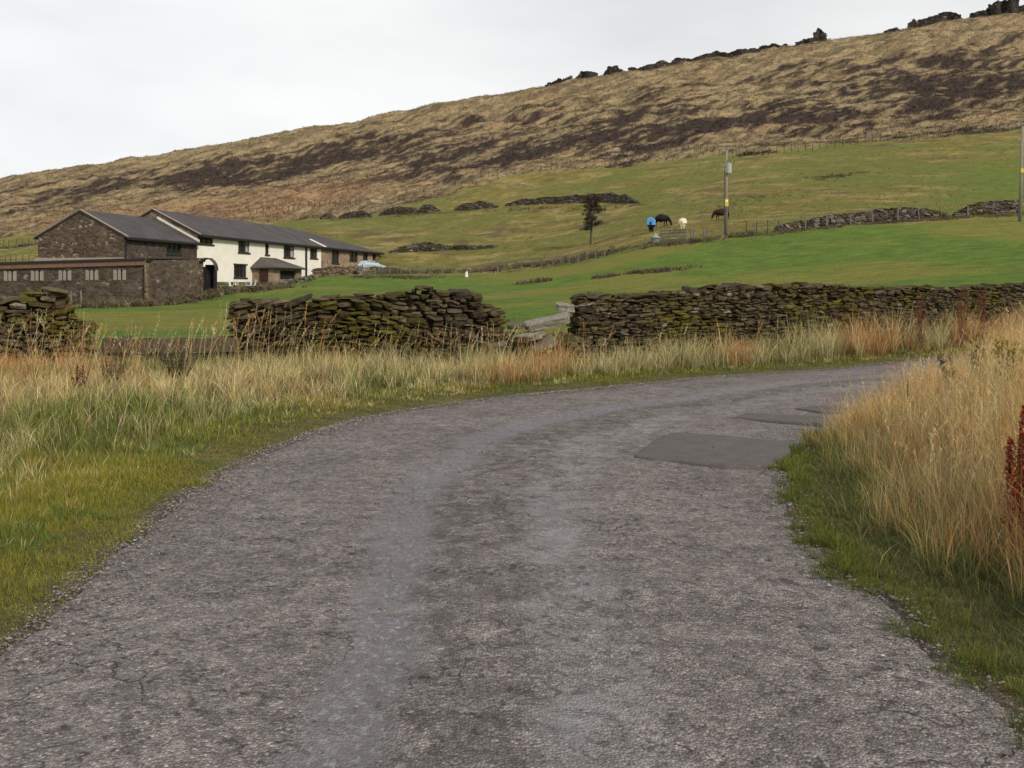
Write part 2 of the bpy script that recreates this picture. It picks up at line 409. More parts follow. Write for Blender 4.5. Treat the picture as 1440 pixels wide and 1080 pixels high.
me = fast_mesh('ground', np.stack([X1, Y1, Z1], 1), grid_faces(nrow, ncol), None, cc, m, True)
tag(link('ground', me), kind='structure')

# ------------------------------------------------------------------ road
s_row = np.linspace(0, 1, 1)
cum = arc((EL+ER)/2)
NV = 96; ysel = np.unique(np.concatenate([np.linspace(0, NS-1, 1400)]))
idx = np.interp(ysel, range(NS), range(NS))
Lr = np.stack([np.interp(idx, range(NS), EL[:, k]) for k in (0, 1)], 1); Rr = np.stack([np.interp(idx, range(NS), ER[:, k]) for k in (0, 1)], 1)
u = np.linspace(0, 1, NV)
P = Lr[:, None, :]*(1-u[None, :, None])+Rr[:, None, :]*u[None, :, None]
vv = np.interp(idx, range(NS), cum)
U = np.repeat(u[None, :], len(idx), 0); VV = np.repeat(vv[:, None], NV, 1)
x = P[..., 0].ravel(); y = P[..., 1].ravel(); uf = U.ravel()
edge = np.minimum(uf, 1-uf)*4.2
z = zbase(x, y)+0.004+0.012*(fbm(x, y, 2.2, 4, 21)-.5)*2+0.010*(fbm(x, y, 9, 3, 22)-.5)
z += 0.03*sstep(0, .25, np.minimum(uf, 1-uf))-0.022*np.exp(-((uf-.42)/.05)**2)-0.014*np.exp(-((uf-.63)/.06)**2)
z -= 0.05*(1-sstep(0, .10, edge))
z -= 0.035*np.exp(-((x+2.15)/.35)**2-((y-4.15)/.14)**2)
m, nt, b, o = newmat('worn_asphalt')
uvn = nt.nodes.new('ShaderNodeUVMap'); uvn.uv_map = 'UVMap'; sp = nt.nodes.new('ShaderNodeSeparateXYZ'); nt.links.new(uvn.outputs[0], sp.inputs[0])
v = gcoord(nt)
wob = math_(nt, 'MULTIPLY', math_(nt, 'SUBTRACT', noise(nt, v, 1.3, 4, 0.6), 0.5), 0.07)
uu = math_(nt, 'ADD', sp.outputs[0], wob)
def band(c0, w):
    d = math_(nt, 'ABSOLUTE', math_(nt, 'SUBTRACT', uu, c0)); r = nt.nodes.new('ShaderNodeMapRange'); r.interpolation_type = 'SMOOTHSTEP'
    r.inputs[1].default_value = w; r.inputs[2].default_value = w*.35; r.inputs[3].default_value = 0; r.inputs[4].default_value = 1; nt.links.new(d, r.inputs[0]); return r.outputs[0]
t1 = band(0.405, 0.058); t2 = band(0.625, 0.075)
brk = noise(nt, v, 3.0, 4, 0.65)
t1 = math_(nt, 'MULTIPLY', t1, ramp(nt, brk, [(0.30, (.35,)*3), (0.5, (1,)*3)])); t2 = math_(nt, 'MULTIPLY', t2, ramp(nt, noise(nt, v, 2.2, 5, 0.7), [(0.42, (.05,)*3), (0.62, (.8,)*3)]))
big = noise(nt, v, 0.8, 5, 0.6); medn = noise(nt, v, 7, 5, 0.65)
base = ramp(nt, big, [(0.3, (.165, .150, .147)), (0.7, (.245, .225, .220))])
base = mixc(nt, 1.0, base, ramp(nt, medn, [(0.3, (.66, .65, .65)), (0.5, (1, 1, 1)), (0.72, (1.32, 1.30, 1.28))]), 'MULTIPLY')
# aggregate: stones of different shade, fine and coarse
vv1 = nt.nodes.new('ShaderNodeTexVoronoi'); vv1.inputs['Scale'].default_value = 75; nt.links.new(v, vv1.inputs[0])
sepc = nt.nodes.new('ShaderNodeSeparateColor'); nt.links.new(vv1.outputs['Color'], sepc.inputs[0])
agg = ramp(nt, sepc.outputs[0], [(0.0, (.52, .50, .50)), (0.55, (.95, .93, .92)), (0.85, (1.15, 1.13, 1.1)), (0.97, (1.75, 1.72, 1.7))])
smoothm = math_(nt, 'MAXIMUM', t1, t2)
aggf = math_(nt, 'SUBTRACT', 1.0, math_(nt, 'MULTIPLY', smoothm, 0.55))
base = mixc(nt, aggf, base, mixc(nt, 1.0, base, agg, 'MULTIPLY'))
vv2 = nt.nodes.new('ShaderNodeTexVoronoi'); vv2.inputs['Scale'].default_value = 34; nt.links.new(v, vv2.inputs[0])
sep2 = nt.nodes.new('ShaderNodeSeparateColor'); nt.links.new(vv2.outputs['Color'], sep2.inputs[0])
base = mixc(nt, math_(nt, 'MULTIPLY', ramp(nt, sep2.outputs[1], [(0.86, (0,)*3), (0.9, (1,)*3)]), math_(nt, 'MULTIPLY', ramp(nt, medn, [(0.5, (0,)*3), (0.6, (.8,)*3)]), aggf)), base, (.30, .28, .265))
# pits where the surface has broken away
pit = noise(nt, v, 16, 5, 0.75, 0.5); pitm = ramp(nt, pit, [(0.36, (1,)*3), (0.44, (0,)*3)])
pitm = math_(nt, 'MULTIPLY', pitm, ramp(nt, noise(nt, v, 1.7, 3, 0.6), [(0.4, (.15,)*3), (0.6, (1,)*3)])); pitm = math_(nt, 'MULTIPLY', pitm, aggf)
base = mixc(nt, math_(nt, 'MULTIPLY', pitm, .7), base, (.040, .034, .032))
rid = band(0.51, 0.12); base = mixc(nt, math_(nt, 'MULTIPLY', rid, math_(nt, 'MULTIPLY', ramp(nt, noise(nt, v, 5, 5, .75), [(.42, (1,)*3), (.56, (0,)*3)]), .5)), base, (.062, .052, .047))
# thin wandering cracks
vd = nt.nodes.new('ShaderNodeVectorMath'); vd.operation = 'ADD'; nz2 = nt.nodes.new('ShaderNodeTexNoise'); nz2.inputs['Scale'].default_value = 3; nz2.inputs['Detail'].default_value = 4
nt.links.new(v, nz2.inputs[0]); vs = nt.nodes.new('ShaderNodeVectorMath'); vs.operation = 'SCALE'; vs.inputs['Scale'].default_value = 0.5
nt.links.new(nz2.outputs['Color'], vs.inputs[0]); nt.links.new(v, vd.inputs[0]); nt.links.new(vs.outputs[0], vd.inputs[1])
crk = voro(nt, vd.outputs[0], 1.5, 'DISTANCE_TO_EDGE')
crm = math_(nt, 'MULTIPLY', ramp(nt, crk, [(0.002, (1,)*3), (0.009, (0,)*3)]), ramp(nt, noise(nt, v, 0.9, 2), [(0.54, (0,)*3), (0.60, (1,)*3)]))
base = mixc(nt, math_(nt, 'MULTIPLY', crm, .75), base, (.035, .030, .028))
# polished wheel tracks with a bluish wet sheen painted into the colour
base = mixc(nt, math_(nt, 'MULTIPLY', t1, .72), base, (.105, .097, .108))
fl = gcoord(nt, (1, 0.6, 1)); fleck = ramp(nt, noise(nt, fl, 30, 5, 0.75, .3), [(0.52, (0,)*3), (0.66, (1,)*3)])
base = mixc(nt, math_(nt, 'MULTIPLY', math_(nt, 'MULTIPLY', fleck, smoothm), .75), base, (.27, .285, .315))
base = mixc(nt, math_(nt, 'MULTIPLY', t2, .35), base, (.20, .215, .245))
nt.links.new(base, b.inputs['Base Color'])
rr = math_(nt, 'SUBTRACT', 0.92, math_(nt, 'MULTIPLY', smoothm, 0.30)); nt.links.new(rr, b.inputs['Roughness']); b.inputs['Specular IOR Level'].default_value = 0.3
h = math_(nt, 'ADD', math_(nt, 'MULTIPLY', sepc.outputs[0], .35), math_(nt, 'MULTIPLY', medn, 1.5))
h = math_(nt, 'SUBTRACT', h, math_(nt, 'MULTIPLY', pitm, 1.0)); h = math_(nt, 'SUBTRACT', h, crm)
h = math_(nt, 'ADD', h, math_(nt, 'MULTIPLY', vv1.outputs['Distance'], -18*.05))
h = math_(nt, 'MULTIPLY', h, math_(nt, 'SUBTRACT', 1.0, math_(nt, 'MULTIPLY', smoothm, 0.6)))
bump(nt, b, h, 1.0, 0.022)
me = fast_mesh('road', np.stack([x, y, z], 1), grid_faces(len(idx), NV), None, None, m, True, np.stack([uf, VV.ravel()], 1))
tag(link('road', me), kind='structure')

# newer asphalt patches laid over the old surface
m, nt, b, o = newmat('patch_asphalt'); v = gcoord(nt)
n = noise(nt, v, 5, 5, .6); a1 = nt.nodes.new('ShaderNodeTexVoronoi'); a1.inputs['Scale'].default_value = 110; nt.links.new(v, a1.inputs[0])
sc_ = nt.nodes.new('ShaderNodeSeparateColor'); nt.links.new(a1.outputs['Color'], sc_.inputs[0])
c = mixc(nt, 1.0, ramp(nt, n, [(0.3, (.060, .052, .051)), (0.7, (.088, .077, .074))]), ramp(nt, sc_.outputs[0], [(0, (.75,)*3), (.9, (1.15,)*3), (1, (1.7,)*3)]), 'MULTIPLY')
nt.links.new(c, b.inputs['Base Color']); b.inputs['Roughness'].default_value = .85; bump(nt, b, math_(nt, 'ADD', n, sc_.outputs[0]), .6, .008)
M_PATCH = m
def patch(pts, th, seed):
    Q = np.array([g0(*p) for p in pts]); n = len(Q); a = arc(np.vstack([Q, Q[:1]])); s = np.linspace(0, a[-1], 90, endpoint=False)
    B = resample(np.vstack([Q, Q[:1]]), s); c = B.mean(0); k = 1+.09*(fbm(s, s*0+seed, 3, 5)-.5)+.05*(fbm(s, s*0+seed, 14, 3)-.5)
    B = c+(B-c)*k[:, None]; rings = []
    for f, dz in ((1.0, -.045), (.992, .003), (.96, th), (.7, th), (.35, th), (.02, th)):
        X = c+(B-c)*f; rings.append(np.column_stack([X, zbase(X[:, 0], X[:, 1])+.034+dz+.004*(fbm(X[:, 0], X[:, 1], 4, 3, 33)-.5)]))
    V = np.vstack(rings); q = []
    for r in range(5):
        for i in range(90): q.append((r*90+i, r*90+(i+1) % 90, (r+1)*90+(i+1) % 90, (r+1)*90+i))
    return fast_mesh('road_patch', V, np.array(q), None, None, M_PATCH, True)
tag(link('road_patch', patch([(890, 649), (960, 657), (1012, 662), (1086, 661), (1096, 650), (1112, 643), (1112, 629), (1050, 622), (962, 615), (925, 619), (908, 634)], .022, 1)), kind='structure')
tag(link('road_patch', patch([(1030, 592), (1078, 597), (1160, 602), (1176, 592), (1140, 590), (1078, 587), (1045, 586)], .016, 2)), kind='structure')
tag(link('road_patch', patch([(1118, 579), (1150, 584), (1186, 585), (1190, 576), (1150, 575)], .016, 3)), kind='structure')

# ------------------------------------------------------------------ stones
_t = [(i, j, k) for i in (-1, 0, 1) for j in (-1, 0, 1) for k in (-1, 0, 1) if (i, j, k) != (0, 0, 0)]
_ti = {p: n for n, p in enumerate(_t)}
def _cube_faces():
    q = []
    for ax in range(3):
        for sgn in (-1, 1):
            o1, o2 = [k for k in range(3) if k != ax]
            for a in (-1, 0):
                for b in (-1, 0):
                    c = []
                    for da, db in ((0, 0), (1, 0), (1, 1), (0, 1)):
                        p = [0, 0, 0]; p[ax] = sgn; p[o1] = a+da; p[o2] = b+db; c.append(_ti[tuple(p)])
                    if (sgn > 0) == (ax == 1): c = c[::-1]
                    q.append(c)
    return np.array(q)
SF = _cube_faces(); ST = np.array(_t, float)
_l = np.abs(ST).sum(1); ST = ST*np.where(_l == 3, .86, np.where(_l == 2, .96, 1.0))[:, None]
def stones(C, D, rz, tilt, tilt2, col, rough=.13):
    """many irregular stones: centres C, half sizes D, turned by rz and tilted"""
    n = len(C); V = ST[None]*(1+rng.normal(0, rough, (n, 26, 3))); V = V*np.array(D)[:, None, :]
    ct, st_ = np.cos(tilt)[:, None], np.sin(tilt)[:, None]
    x = V[..., 0]*ct-V[..., 2]*st_; z = V[..., 0]*st_+V[..., 2]*ct; y = V[..., 1]
    c2, s2 = np.cos(tilt2)[:, None], np.sin(tilt2)[:, None]; y, z = y*c2-z*s2, y*s2+z*c2
    cz, sz = np.cos(rz)[:, None], np.sin(rz)[:, None]; X = x*cz-y*sz; Y = x*sz+y*cz
    V = np.stack([X, Y, z], -1)+np.array(C)[:, None, :]
    Q = (SF[None]+(np.arange(n)*26)[:, None, None]).reshape(-1, 4)
    return V.reshape(-1, 3), Q, np.repeat(np.array(col), 26, 0)
def stone_cols(n, s, z, H, moss=.5, pal=None):
    pal = pal if pal is not None else np.array([(.058, .043, .026), (.078, .059, .035), (.038, .029, .020), (.105, .083, .050), (.064, .054, .031)])
    c = pal[rng.integers(0, len(pal), n)]*(rng.uniform(.7, 1.3, n)[:, None])
    mk = np.clip((fbm(s, z, .9, 3, 41)-.5)*3+(rng.random(n)-.5)*1.6+moss, 0, 1)[:, None]
    ms = np.array([(.078, .066, .014)])*rng.uniform(.6, 1.35, n)[:, None]
    c = c*(1-mk)+ms*mk
    lich = rng.random(n) < .02; c[lich] = np.array((.19, .17, .125))*rng.uniform(.8, 1.1, lich.sum())[:, None]
    return c
def drystone(path, top, zfn=None, th=.5, ch=(.045, .10), ln=(.14, .42), moss=.35, zb=-.15, batter=.06, wave=0.0, tiltf=None, pal=None, face2=True):
    """a dry stone wall along a ground path; top(s) gives its height above ground"""
    path = np.array(path, float); a = arc(path); Ltot = a[-1]; zfn = zfn or zground
    C = []; D = []; RZ = []; TI = []; TI2 = []; S = []; ZZ = []
    z = zb; maxh = max(top(s) for s in np.linspace(0, Ltot, 60))
    while z < maxh:
        h = rng.uniform(*ch)
        for side in ((-1, 1) if face2 else (-1,)):
            s = -rng.uniform(0, .2)
            while s < Ltot:
                l = rng.uniform(*ln)*(1.25 if rng.random() < .15 else 1); sc = s+l/2
                hh = h*rng.uniform(.75, 1.15)
                tp = top(min(max(sc, 0), Ltot))
                if z+hh*.6 < tp:
                    q = resample(path, [min(max(sc, 0), Ltot)])[0]; q2 = resample(path, [min(max(sc+.1, .1), Ltot)])[0]; q1 = resample(path, [max(min(sc-.1, Ltot-.2), 0)])[0]
                    d = q2-q1; d /= np.linalg.norm(d)+1e-9; nrm = np.array([-d[1], d[0]])
                    dep = rng.uniform(.10, .19); off = side*(th/2-batter*z/1.4*2-dep+rng.normal(0, .034))
                    g = float(zfn(q[:1], q[1:2])[0])
                    C.append((q[0]+nrm[0]*off, q[1]+nrm[1]*off, g+z+hh/2+wave*math.sin(sc*2.3+z*2)))
                    D.append((l/2*.97, dep, hh/2*rng.uniform(.82, 1.0))); RZ.append(math.atan2(d[1], d[0])+rng.normal(0, .07))
                    TI.append(rng.normal(0, .10)+(tiltf(sc, z) if tiltf else 0)); TI2.append(rng.normal(0, .06)); S.append(sc); ZZ.append(z)
                s += l
        z += h*.93
    # through-stones and cope: flat and upright slabs lying on top
    s = 0
    while s < Ltot:
        l = rng.uniform(.14, .42); q = resample(path, [min(s+l/2, Ltot)])[0]; q2 = resample(path, [min(s+l/2+.1, Ltot)])[0]; q1 = resample(path, [max(s+l/2-.1, 0)])[0]
        d = q2-q1; d /= np.linalg.norm(d)+1e-9; tp = top(min(s+l/2, Ltot)); g = float(zfn(q[:1], q[1:2])[0])
        if tp > .2 and rng.random() < .9:
            C.append((q[0], q[1], g+tp+rng.uniform(-.02, .03))); D.append((l/2, th/2*rng.uniform(.6, .95), rng.uniform(.025, .06)*min(1, ch[1]/.1+.2)))
            RZ.append(math.atan2(d[1], d[0])+rng.normal(0, .2)); TI.append(rng.normal(0, .15)+(tiltf(s, tp)*.6 if tiltf else 0)); TI2.append(rng.normal(0, .1)); S.append(s); ZZ.append(tp)
        s += l
    C, D, RZ, TI, TI2, S, ZZ = map(np.array, (C, D, RZ, TI, TI2, S, ZZ))
    V, Q, c = stones(C, D, RZ, TI, TI2, stone_cols(len(C), S, ZZ, maxh, moss, pal))
    # dark core box against see-through; gap shade put into its colour
    ns = max(int(Ltot/.25), 2); ss = np.linspace(.12, Ltot-.12, ns); P = resample(path, ss); T = np.gradient(P, axis=0); T /= np.hypot(*T.T)[:, None]; Nn = np.stack([-T[:, 1], T[:, 0]], 1)
    zz = zfn(P[:, 0], P[:, 1]); tp = np.array([max(top(s)-.14, .0) for s in ss]); core = []
    hw = np.maximum(th/2-.15-batter*2*tp/1.4*.9, .03)
    for k, (sg, up) in enumerate(((-1, 0), (-1, 1), (1, 1), (1, 0))):
        w_ = (th/2-.13 if not up else hw); core.append(np.column_stack([P+Nn*(sg*w_)[:, None] if np.ndim(w_) else P+Nn*sg*w_, zz+(tp if up else -.2)]))
    CV = np.stack(core, 1).reshape(-1, 3); n0 = len(V); CQ = []
    for i in range(ns-1):
        for k in range(3): CQ.append((n0+i*4+k, n0+i*4+4+k, n0+i*4+5+k, n0+i*4+1+k))
    CQ.append((n0, n0+1, n0+2, n0+3)); e = n0+(ns-1)*4; CQ.append((e, e+3, e+2, e+1))
    V = np.vstack([V, CV]); Q = np.vstack([Q, np.array(CQ)]); c = np.vstack([c, np.tile([[.03, .025, .02]], (len(CV), 1))])
    return V, Q, c
def wall_thing(name, data, label, cat='stone wall', group=None, mat=None):
    V, Q, c = data; o0 = np.array([V[:, 0].mean(), V[:, 1].mean(), V[:, 2].min()])
    me = fast_mesh(name, V-o0, Q, None, c, mat or M_STONE, False)
    return tag(link(name, me, None, tuple(o0)), label, cat, group)
def atY(px, Y): return ((px-720)*Y/F, Y)
def topf(pts, path):
    """height above ground from (px,row) of the wall top, by arc length"""
    path = np.array(path); a = arc(path); s = np.linspace(0, a[-1], 200); P = resample(path, s); px = 720+F*P[:, 0]/P[:, 1]
    row = np.interp(px, [p[0] for p in pts], [p[1] for p in pts]); z = EYE-(row-HOR)*P[:, 1]/F-zground(P[:, 0], P[:, 1])
    return lambda q: float(np.interp(q, s, z))

pA = [atY(-420, 16.6), atY(-100, 17.2), atY(60, 17.7), atY(122, 18.1)]
tA = topf([(-400, 418), (-60, 412), (-5, 424), (12, 424), (40, 414), (60, 406), (78, 410), (88, 424), (104, 434), (112, 450), (130, 462), (140, 478), (152, 500)], pA)
wall_thing('stone_wall', drystone(pA, tA, tiltf=lambda s, z: -.12 if s > 6 else 0, th=.62, moss=.62, ch=(.05, .125), ln=(.12, .40), wave=.03), 'mossy dry stone wall at the left edge with a slumped right end by the gateway')
pB = [atY(333, 18.9), atY(450, 18.7), atY(600, 18.3), atY(668, 18.5), atY(706, 18.9)]
tB = topf([(320, 430), (345, 424), (400, 425), (450, 421), (505, 419), (512, 413), (520, 422), (560, 414), (575, 411), (594, 407), (625, 411), (655, 413), (672, 422), (690, 436), (702, 452), (708, 480), (716, 505)], pB)
wall_thing('stone_wall', drystone(pB, tB, th=.66, moss=.30, ch=(.035, .105), ln=(.09, .34), wave=.04, tiltf=lambda s, z: .16*math.sin(s*1.1+1.0)), 'short free-standing length of mossy dry stone wall between the gateway and the fallen slabs')
pC = [atY(812, 19.6), atY(960, 20.8), atY(1100, 22.6), atY(1280, 25.0), atY(1440, 27.6), (21, 31)]
tC = topf([(800, 424), (812, 419), (860, 417), (950, 413), (968, 409), (1000, 406), (1045, 403), (1075, 406), (1110, 401), (1160, 402), (1210, 405), (1240, 409), (1280, 404), (1330, 407), (1390, 403), (1440, 401), (1800, 398)], pC)
wall_thing('stone_wall', drystone(pC, tC, th=.55, moss=.24, wave=.03, ch=(.04, .10), ln=(.09, .32)), 'long dark dry stone wall running behind the bend to the right edge')
# cope stone standing proud on the long wall, part of it, is inside its mesh; the fallen slabs lie free
def slab(px0, row, Y, d, tilt, tilt2, rz, label, name='fallen_slab', colr=(.21, .19, .155), seed=0):
    X, Yy = atY(px0, Y); z = EYE-(row-HOR)*Y/F
    n = 14; g = np.linspace(-1, 1, n); vs = []; 
    bpy_me = bpy.data.meshes.new(name)
    import bmesh
    bm = bmesh.new(); bmesh.ops.create_cube(bm, size=2.0); bmesh.ops.subdivide_edges(bm, edges=bm.edges[:], cuts=7, use_grid_fill=True)
    co = np.array([v.co[:] for v in bm.verts]); r = np.linalg.norm(co[:, :2], axis=1)
    k = (1-.10*(r/1.414)**4)[:, None]; co = co*np.hstack([k, k, np.ones_like(k)])
    co[:, 0] *= 1+.30*(fbm(co[:, 1]*1.0+seed, co[:, 2]*.5, 1.3, 3, seed)-.5); co[:, 1] *= 1+.35*(fbm(co[:, 0]+seed, co[:, 2]*.5, 1.5, 3, seed+2)-.5)
    co[:, 2] += .7*(fbm(co[:, 0]+seed, co[:, 1], 1.6, 4, seed)-.5)*np.sign(co[:, 2])
    co *= np.array(d)/2
    ca, sa = math.cos(tilt), math.sin(tilt); xx = co[:, 0]*ca-co[:, 2]*sa; zz = co[:, 0]*sa+co[:, 2]*ca; cb, sb = math.cos(tilt2), math.sin(tilt2); y2 = co[:, 1]*cb-zz*sb; z2 = co[:, 1]*sb+zz*cb
    cz, sz = math.cos(rz), math.sin(rz)
    for v_, a_, b_, c_ in zip(bm.verts, xx*cz-y2*sz, xx*sz+y2*cz, z2): v_.co = (a_, b_, c_)
    bm.to_mesh(bpy_me); bm.free()
    nv = len(bpy_me.vertices); cl = np.ones((nv, 4), np.float32); w = .75+.5*fbm(co[:, 0]*9+seed, co[:, 1]*9, 1, 4)
    cl[:, :3] = np.array(colr)*w[:, None]; at = bpy_me.color_attributes.new('Col', 'FLOAT_COLOR', 'POINT'); at.data.foreach_set('color', cl.ravel())
    bpy_me.materials.append(M_STONE)
    return tag(link(name, bpy_me, None, (X, Yy, z)), label, 'stone slab')
slab(770, 453, 18.9, (.88, .46, .12), R(13), R(11), R(6), 'largest pale fallen slab, tilted on the gap between the two walls', seed=1)
slab(742, 473, 18.7, (.60, .42, .11), R(9), R(12), R(-15), 'smaller pale fallen slab lying below the largest one in the wall gap', seed=4)
slab(795, 432, 19.4, (.36, .4, .11), R(-4), R(8), R(5), 'pale cap slab on the broken left end of the long wall', seed=7)
slab(764, 484, 18.6, (.5, .36, .10), R(26), R(14), R(20), 'narrow fallen slab leaning steeply at the foot of the wall gap', colr=(.15, .13, .1), seed=11)
slab(727, 458, 19.0, (.4, .45, .07), R(4), R(5), R(0), 'thin dark slab projecting from the end of the short wall', colr=(.10, .085, .06), seed=15)
# rubble under the slabs
n = 130; xs = rng.uniform(0.0, 1.25, n); ys = rng.normal(19.05, .25, n); top_ = .62-.1*np.abs(xs-.8)
C = np.column_stack([xs, ys, rng.uniform(-.02, 1, n)*top_+.05]); D = rng.uniform(.5, 1.2, (n, 1))*np.array([[.16, .12, .05]])
V, Q, c = stones(C, D, rng.uniform(0, 3, n), rng.normal(0, .25, n), rng.normal(0, .25, n), stone_cols(n, xs, ys, 1, .3))
wall_thing('rubble_heap', (V, Q, c), 'heap of fallen wall stones under the pale slabs in the gap', 'rubble')
# gateway blocked with two weathered sleepers over low rubble
M_WOOD = simple('weathered_wood', (.045, .035, .022), (.115, .090, .058), 9, .9, .01)
gt = thing('sleeper_barrier', (*atY(238, 18.6), zg(*atY(238, 18.6))), 'dark weathered timber barrier of two sleepers closing the gateway between the stone walls', 'barrier')
def beam(x0, x1, y, z0, z1, th, nm, tilt=0.0):
    b_ = MB(); n = 14
    for i in range(n):
        f = i/n; g = (i+1)/n; xa = x0+(x1-x0)*f; xb = x0+(x1-x0)*g; ja = .012*math.sin(i*1.7); jb = .012*math.sin((i+1)*1.7)
        b_.hexa([(xa, y-th/2+ja, z0+tilt*f), (xb, y-th/2+jb, z0+tilt*g), (xb, y+th/2, z0+tilt*g), (xa, y+th/2, z0+tilt*f), (xa, y-th/2+ja, z1+ja+tilt*f), (xb, y-th/2+jb, z1+jb+tilt*g), (xb, y+th/2, z1+jb+tilt*g), (xa, y+th/2, z1+ja+tilt*f)])
    return b_.build(nm, M_WOOD, gt)
beam(-7.6, -5.1, 18.5, .40, .66, .14, 'beam', .02); beam(-7.5, -5.4, 18.45, .06, .20, .14, 'beam', -.02)
MB().box((-7.2, 18.65, .3), (.13, .13, .8)).build('post', M_WOOD, gt); MB().box((-5.45, 18.66, .3), (.13, .13, .8)).build('post', M_WOOD, gt)
n = 110; xs = rng.uniform(-7.5, -5.1, n); ys = rng.normal(18.95, .16, n)
C = np.column_stack([xs, ys, rng.uniform(-.05, .36, n)+.02]); D = rng.uniform(.6, 1.2, (n, 1))*np.array([[.15, .11, .05]])
V, Q, c = stones(C, D, rng.normal(0, .4, n), rng.normal(0, .1, n), rng.normal(0, .1, n), stone_cols(n, xs, ys, 1, .1, np.array([(.16, .14, .10), (.22, .19, .13), (.10, .085, .06)])))
wall_thing('rubble_heap', (V, Q, c), 'low pale rubble packed behind the timber barrier in the gateway', 'rubble')

# ------------------------------------------------------------------ grass
def blades(name, P, H, Wd, az, lean, col, tipk=1.4, segs=3, rootk=.5, twist=None):
    n = len(P); t = np.linspace(0, 1, segs+1)
    face = rng.uniform(0, 2*np.pi, n) if twist is None else twist
    sx, sy = np.cos(face), np.sin(face); V = np.zeros((n, 2*segs+1, 3), np.float32); Cc = np.zeros((n, 2*segs+1, 3), np.float32)
    for k in range(segs+1):
        f = t[k]; r = lean*(f**1.7); zz = H*f*(1-.35*np.clip(lean, 0, 1.6)*f)
        x = P[:, 0]+np.cos(az)*H*r*.75; y = P[:, 1]+np.sin(az)*H*r*.75; z = P[:, 2]+zz
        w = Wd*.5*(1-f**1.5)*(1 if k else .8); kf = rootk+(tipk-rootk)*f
        if k < segs:
            V[:, 2*k] = np.stack([x-sx*w, y-sy*w, z], 1); V[:, 2*k+1] = np.stack([x+sx*w, y+sy*w, z], 1)
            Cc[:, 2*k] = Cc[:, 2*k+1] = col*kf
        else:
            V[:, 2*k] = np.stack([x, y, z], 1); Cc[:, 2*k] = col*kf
    m_ = 2*segs+1; base = (np.arange(n)*m_)[:, None]
    q = np.concatenate([base+np.array([[2*k, 2*k+1, 2*k+3, 2*k+2]]) for k in range(segs-1)]) if segs > 1 else None
    tr = base+np.array([[2*segs-2, 2*segs-1, 2*segs]])
    return V.reshape(-1, 3), q, tr, Cc.reshape(-1, 3)
def merge(parts):
    Vs, Qs, Ts, Cs = [], [], [], []; n = 0
    for V, q, t_, c in parts:
        Vs.append(V); Cs.append(c)
        if q is not None and len(q): Qs.append(q+n)
        if t_ is not None and len(t_): Ts.append(t_+n)
        n += len(V)
    return np.vstack(Vs), (np.vstack(Qs) if Qs else None), (np.vstack(Ts) if Ts else None), np.vstack(Cs)
def stuff(name, parts, label, cat, mat=None):
    V, q, t_, c = merge(parts); me = fast_mesh(name, V, q, t_, c, mat or M_BLADE, False)
    return tag(link(name, me), label, cat, None, 'stuff')
def jit(c, n, s=.25):
    return np.clip(np.asarray(c)*(1+rng.normal(0, s, (n, 1)))*(1+rng.normal(0, .07, (n, 3))), .004, .9)
def pick(pal, n, w=None):
    pal = np.array(pal); w = None if w is None else np.array(w)/np.sum(w); return pal[rng.choice(len(pal), n, p=w)]
# ground area candidates: sample uniform in view fan, thinning with distance
def sample(nn, x0, x1, y0, y1, cond):
    x = rng.uniform(x0, x1, nn); y = rng.uniform(y0, y1, nn); k = cond(x, y); return x[k], y[k]
GREEN = (.155, .195, .038); GRN2 = (.085, .155, .025); OLIVE = (.185, .170, .028); STRAW = (.50, .38, .18); GOLD = (.54, .33, .12); PALE = (.60, .53, .30); RUST = (.30, .13, .05); PGRN = (.25, .255, .085)
wallY = lambda x: np.interp(x, [-10, -6, 0, 1, 5, 10, 14, 22], [17.4, 18.3, 18.3, 19.1, 21.4, 24.8, 27.4, 31])
inview = lambda x, y, m_=.12: (np.abs(x) < (.515+m_)*y+1.0) & (y > 2.6)
vis_l = lambda x, y: (bank(x, y) < .5) & (roadd(x, y) > -.06) & (y < wallY(x)-.15) & inview(x, y) & (y > 3)
def mkpts(x, y): return np.column_stack([x, y, zground(x, y)-.01])
parts = []
# 1 mossy short turf along the left road edge
x, y = sample(700000, -11, 16, 6, 27, lambda x, y: vis_l(x, y) & (roadd(x, y) < 1.9) & (rng.random(len(x)) < np.clip(9/y, .12, 1)**1.2*(1-.6*sstep(.8, 1.9, roadd(x, y)))))
x2_, y2_ = sample(230000, -7, -1, 3, 9, lambda x, y: vis_l(x, y) & (roadd(x, y) < 2.4)); x = np.concatenate([x, x2_]); y = np.concatenate([y, y2_])
d = roadd(x, y); n = len(x); keep = (rng.random(n) < .5+.5*sstep(-.02, .06, d)) & (fbm(x, y, 2.4, 3, 51)+.25*(d > .12) > .36); x, y, d = x[keep], y[keep], d[keep]; n = len(x)
print('turf', n)
h = (.022+.065*sstep(.05, 1.0, d)+.12*np.clip(fbm(x, y, 1.6, 3, 52)-.45, 0, 1))*rng.uniform(.5, 1.4, n)*1.25
mixn = fbm(x, y, 1.1, 3, 53); c = pick([(.21, .20, .026), (.26, .23, .032), (.15, .185, .026), (.24, .18, .07)], n, [4, 3, 2.4, 1.0])
c = np.where((mixn > .56)[:, None], pick([GREEN, GRN2, OLIVE], n), c)
parts.append(blades('', mkpts(x, y), h, rng.uniform(.003, .006, n)*np.clip(y/8, .8, 2.2), rng.uniform(0, 6.28, n), rng.uniform(.1, .9, n), jit(c, n), segs=2))
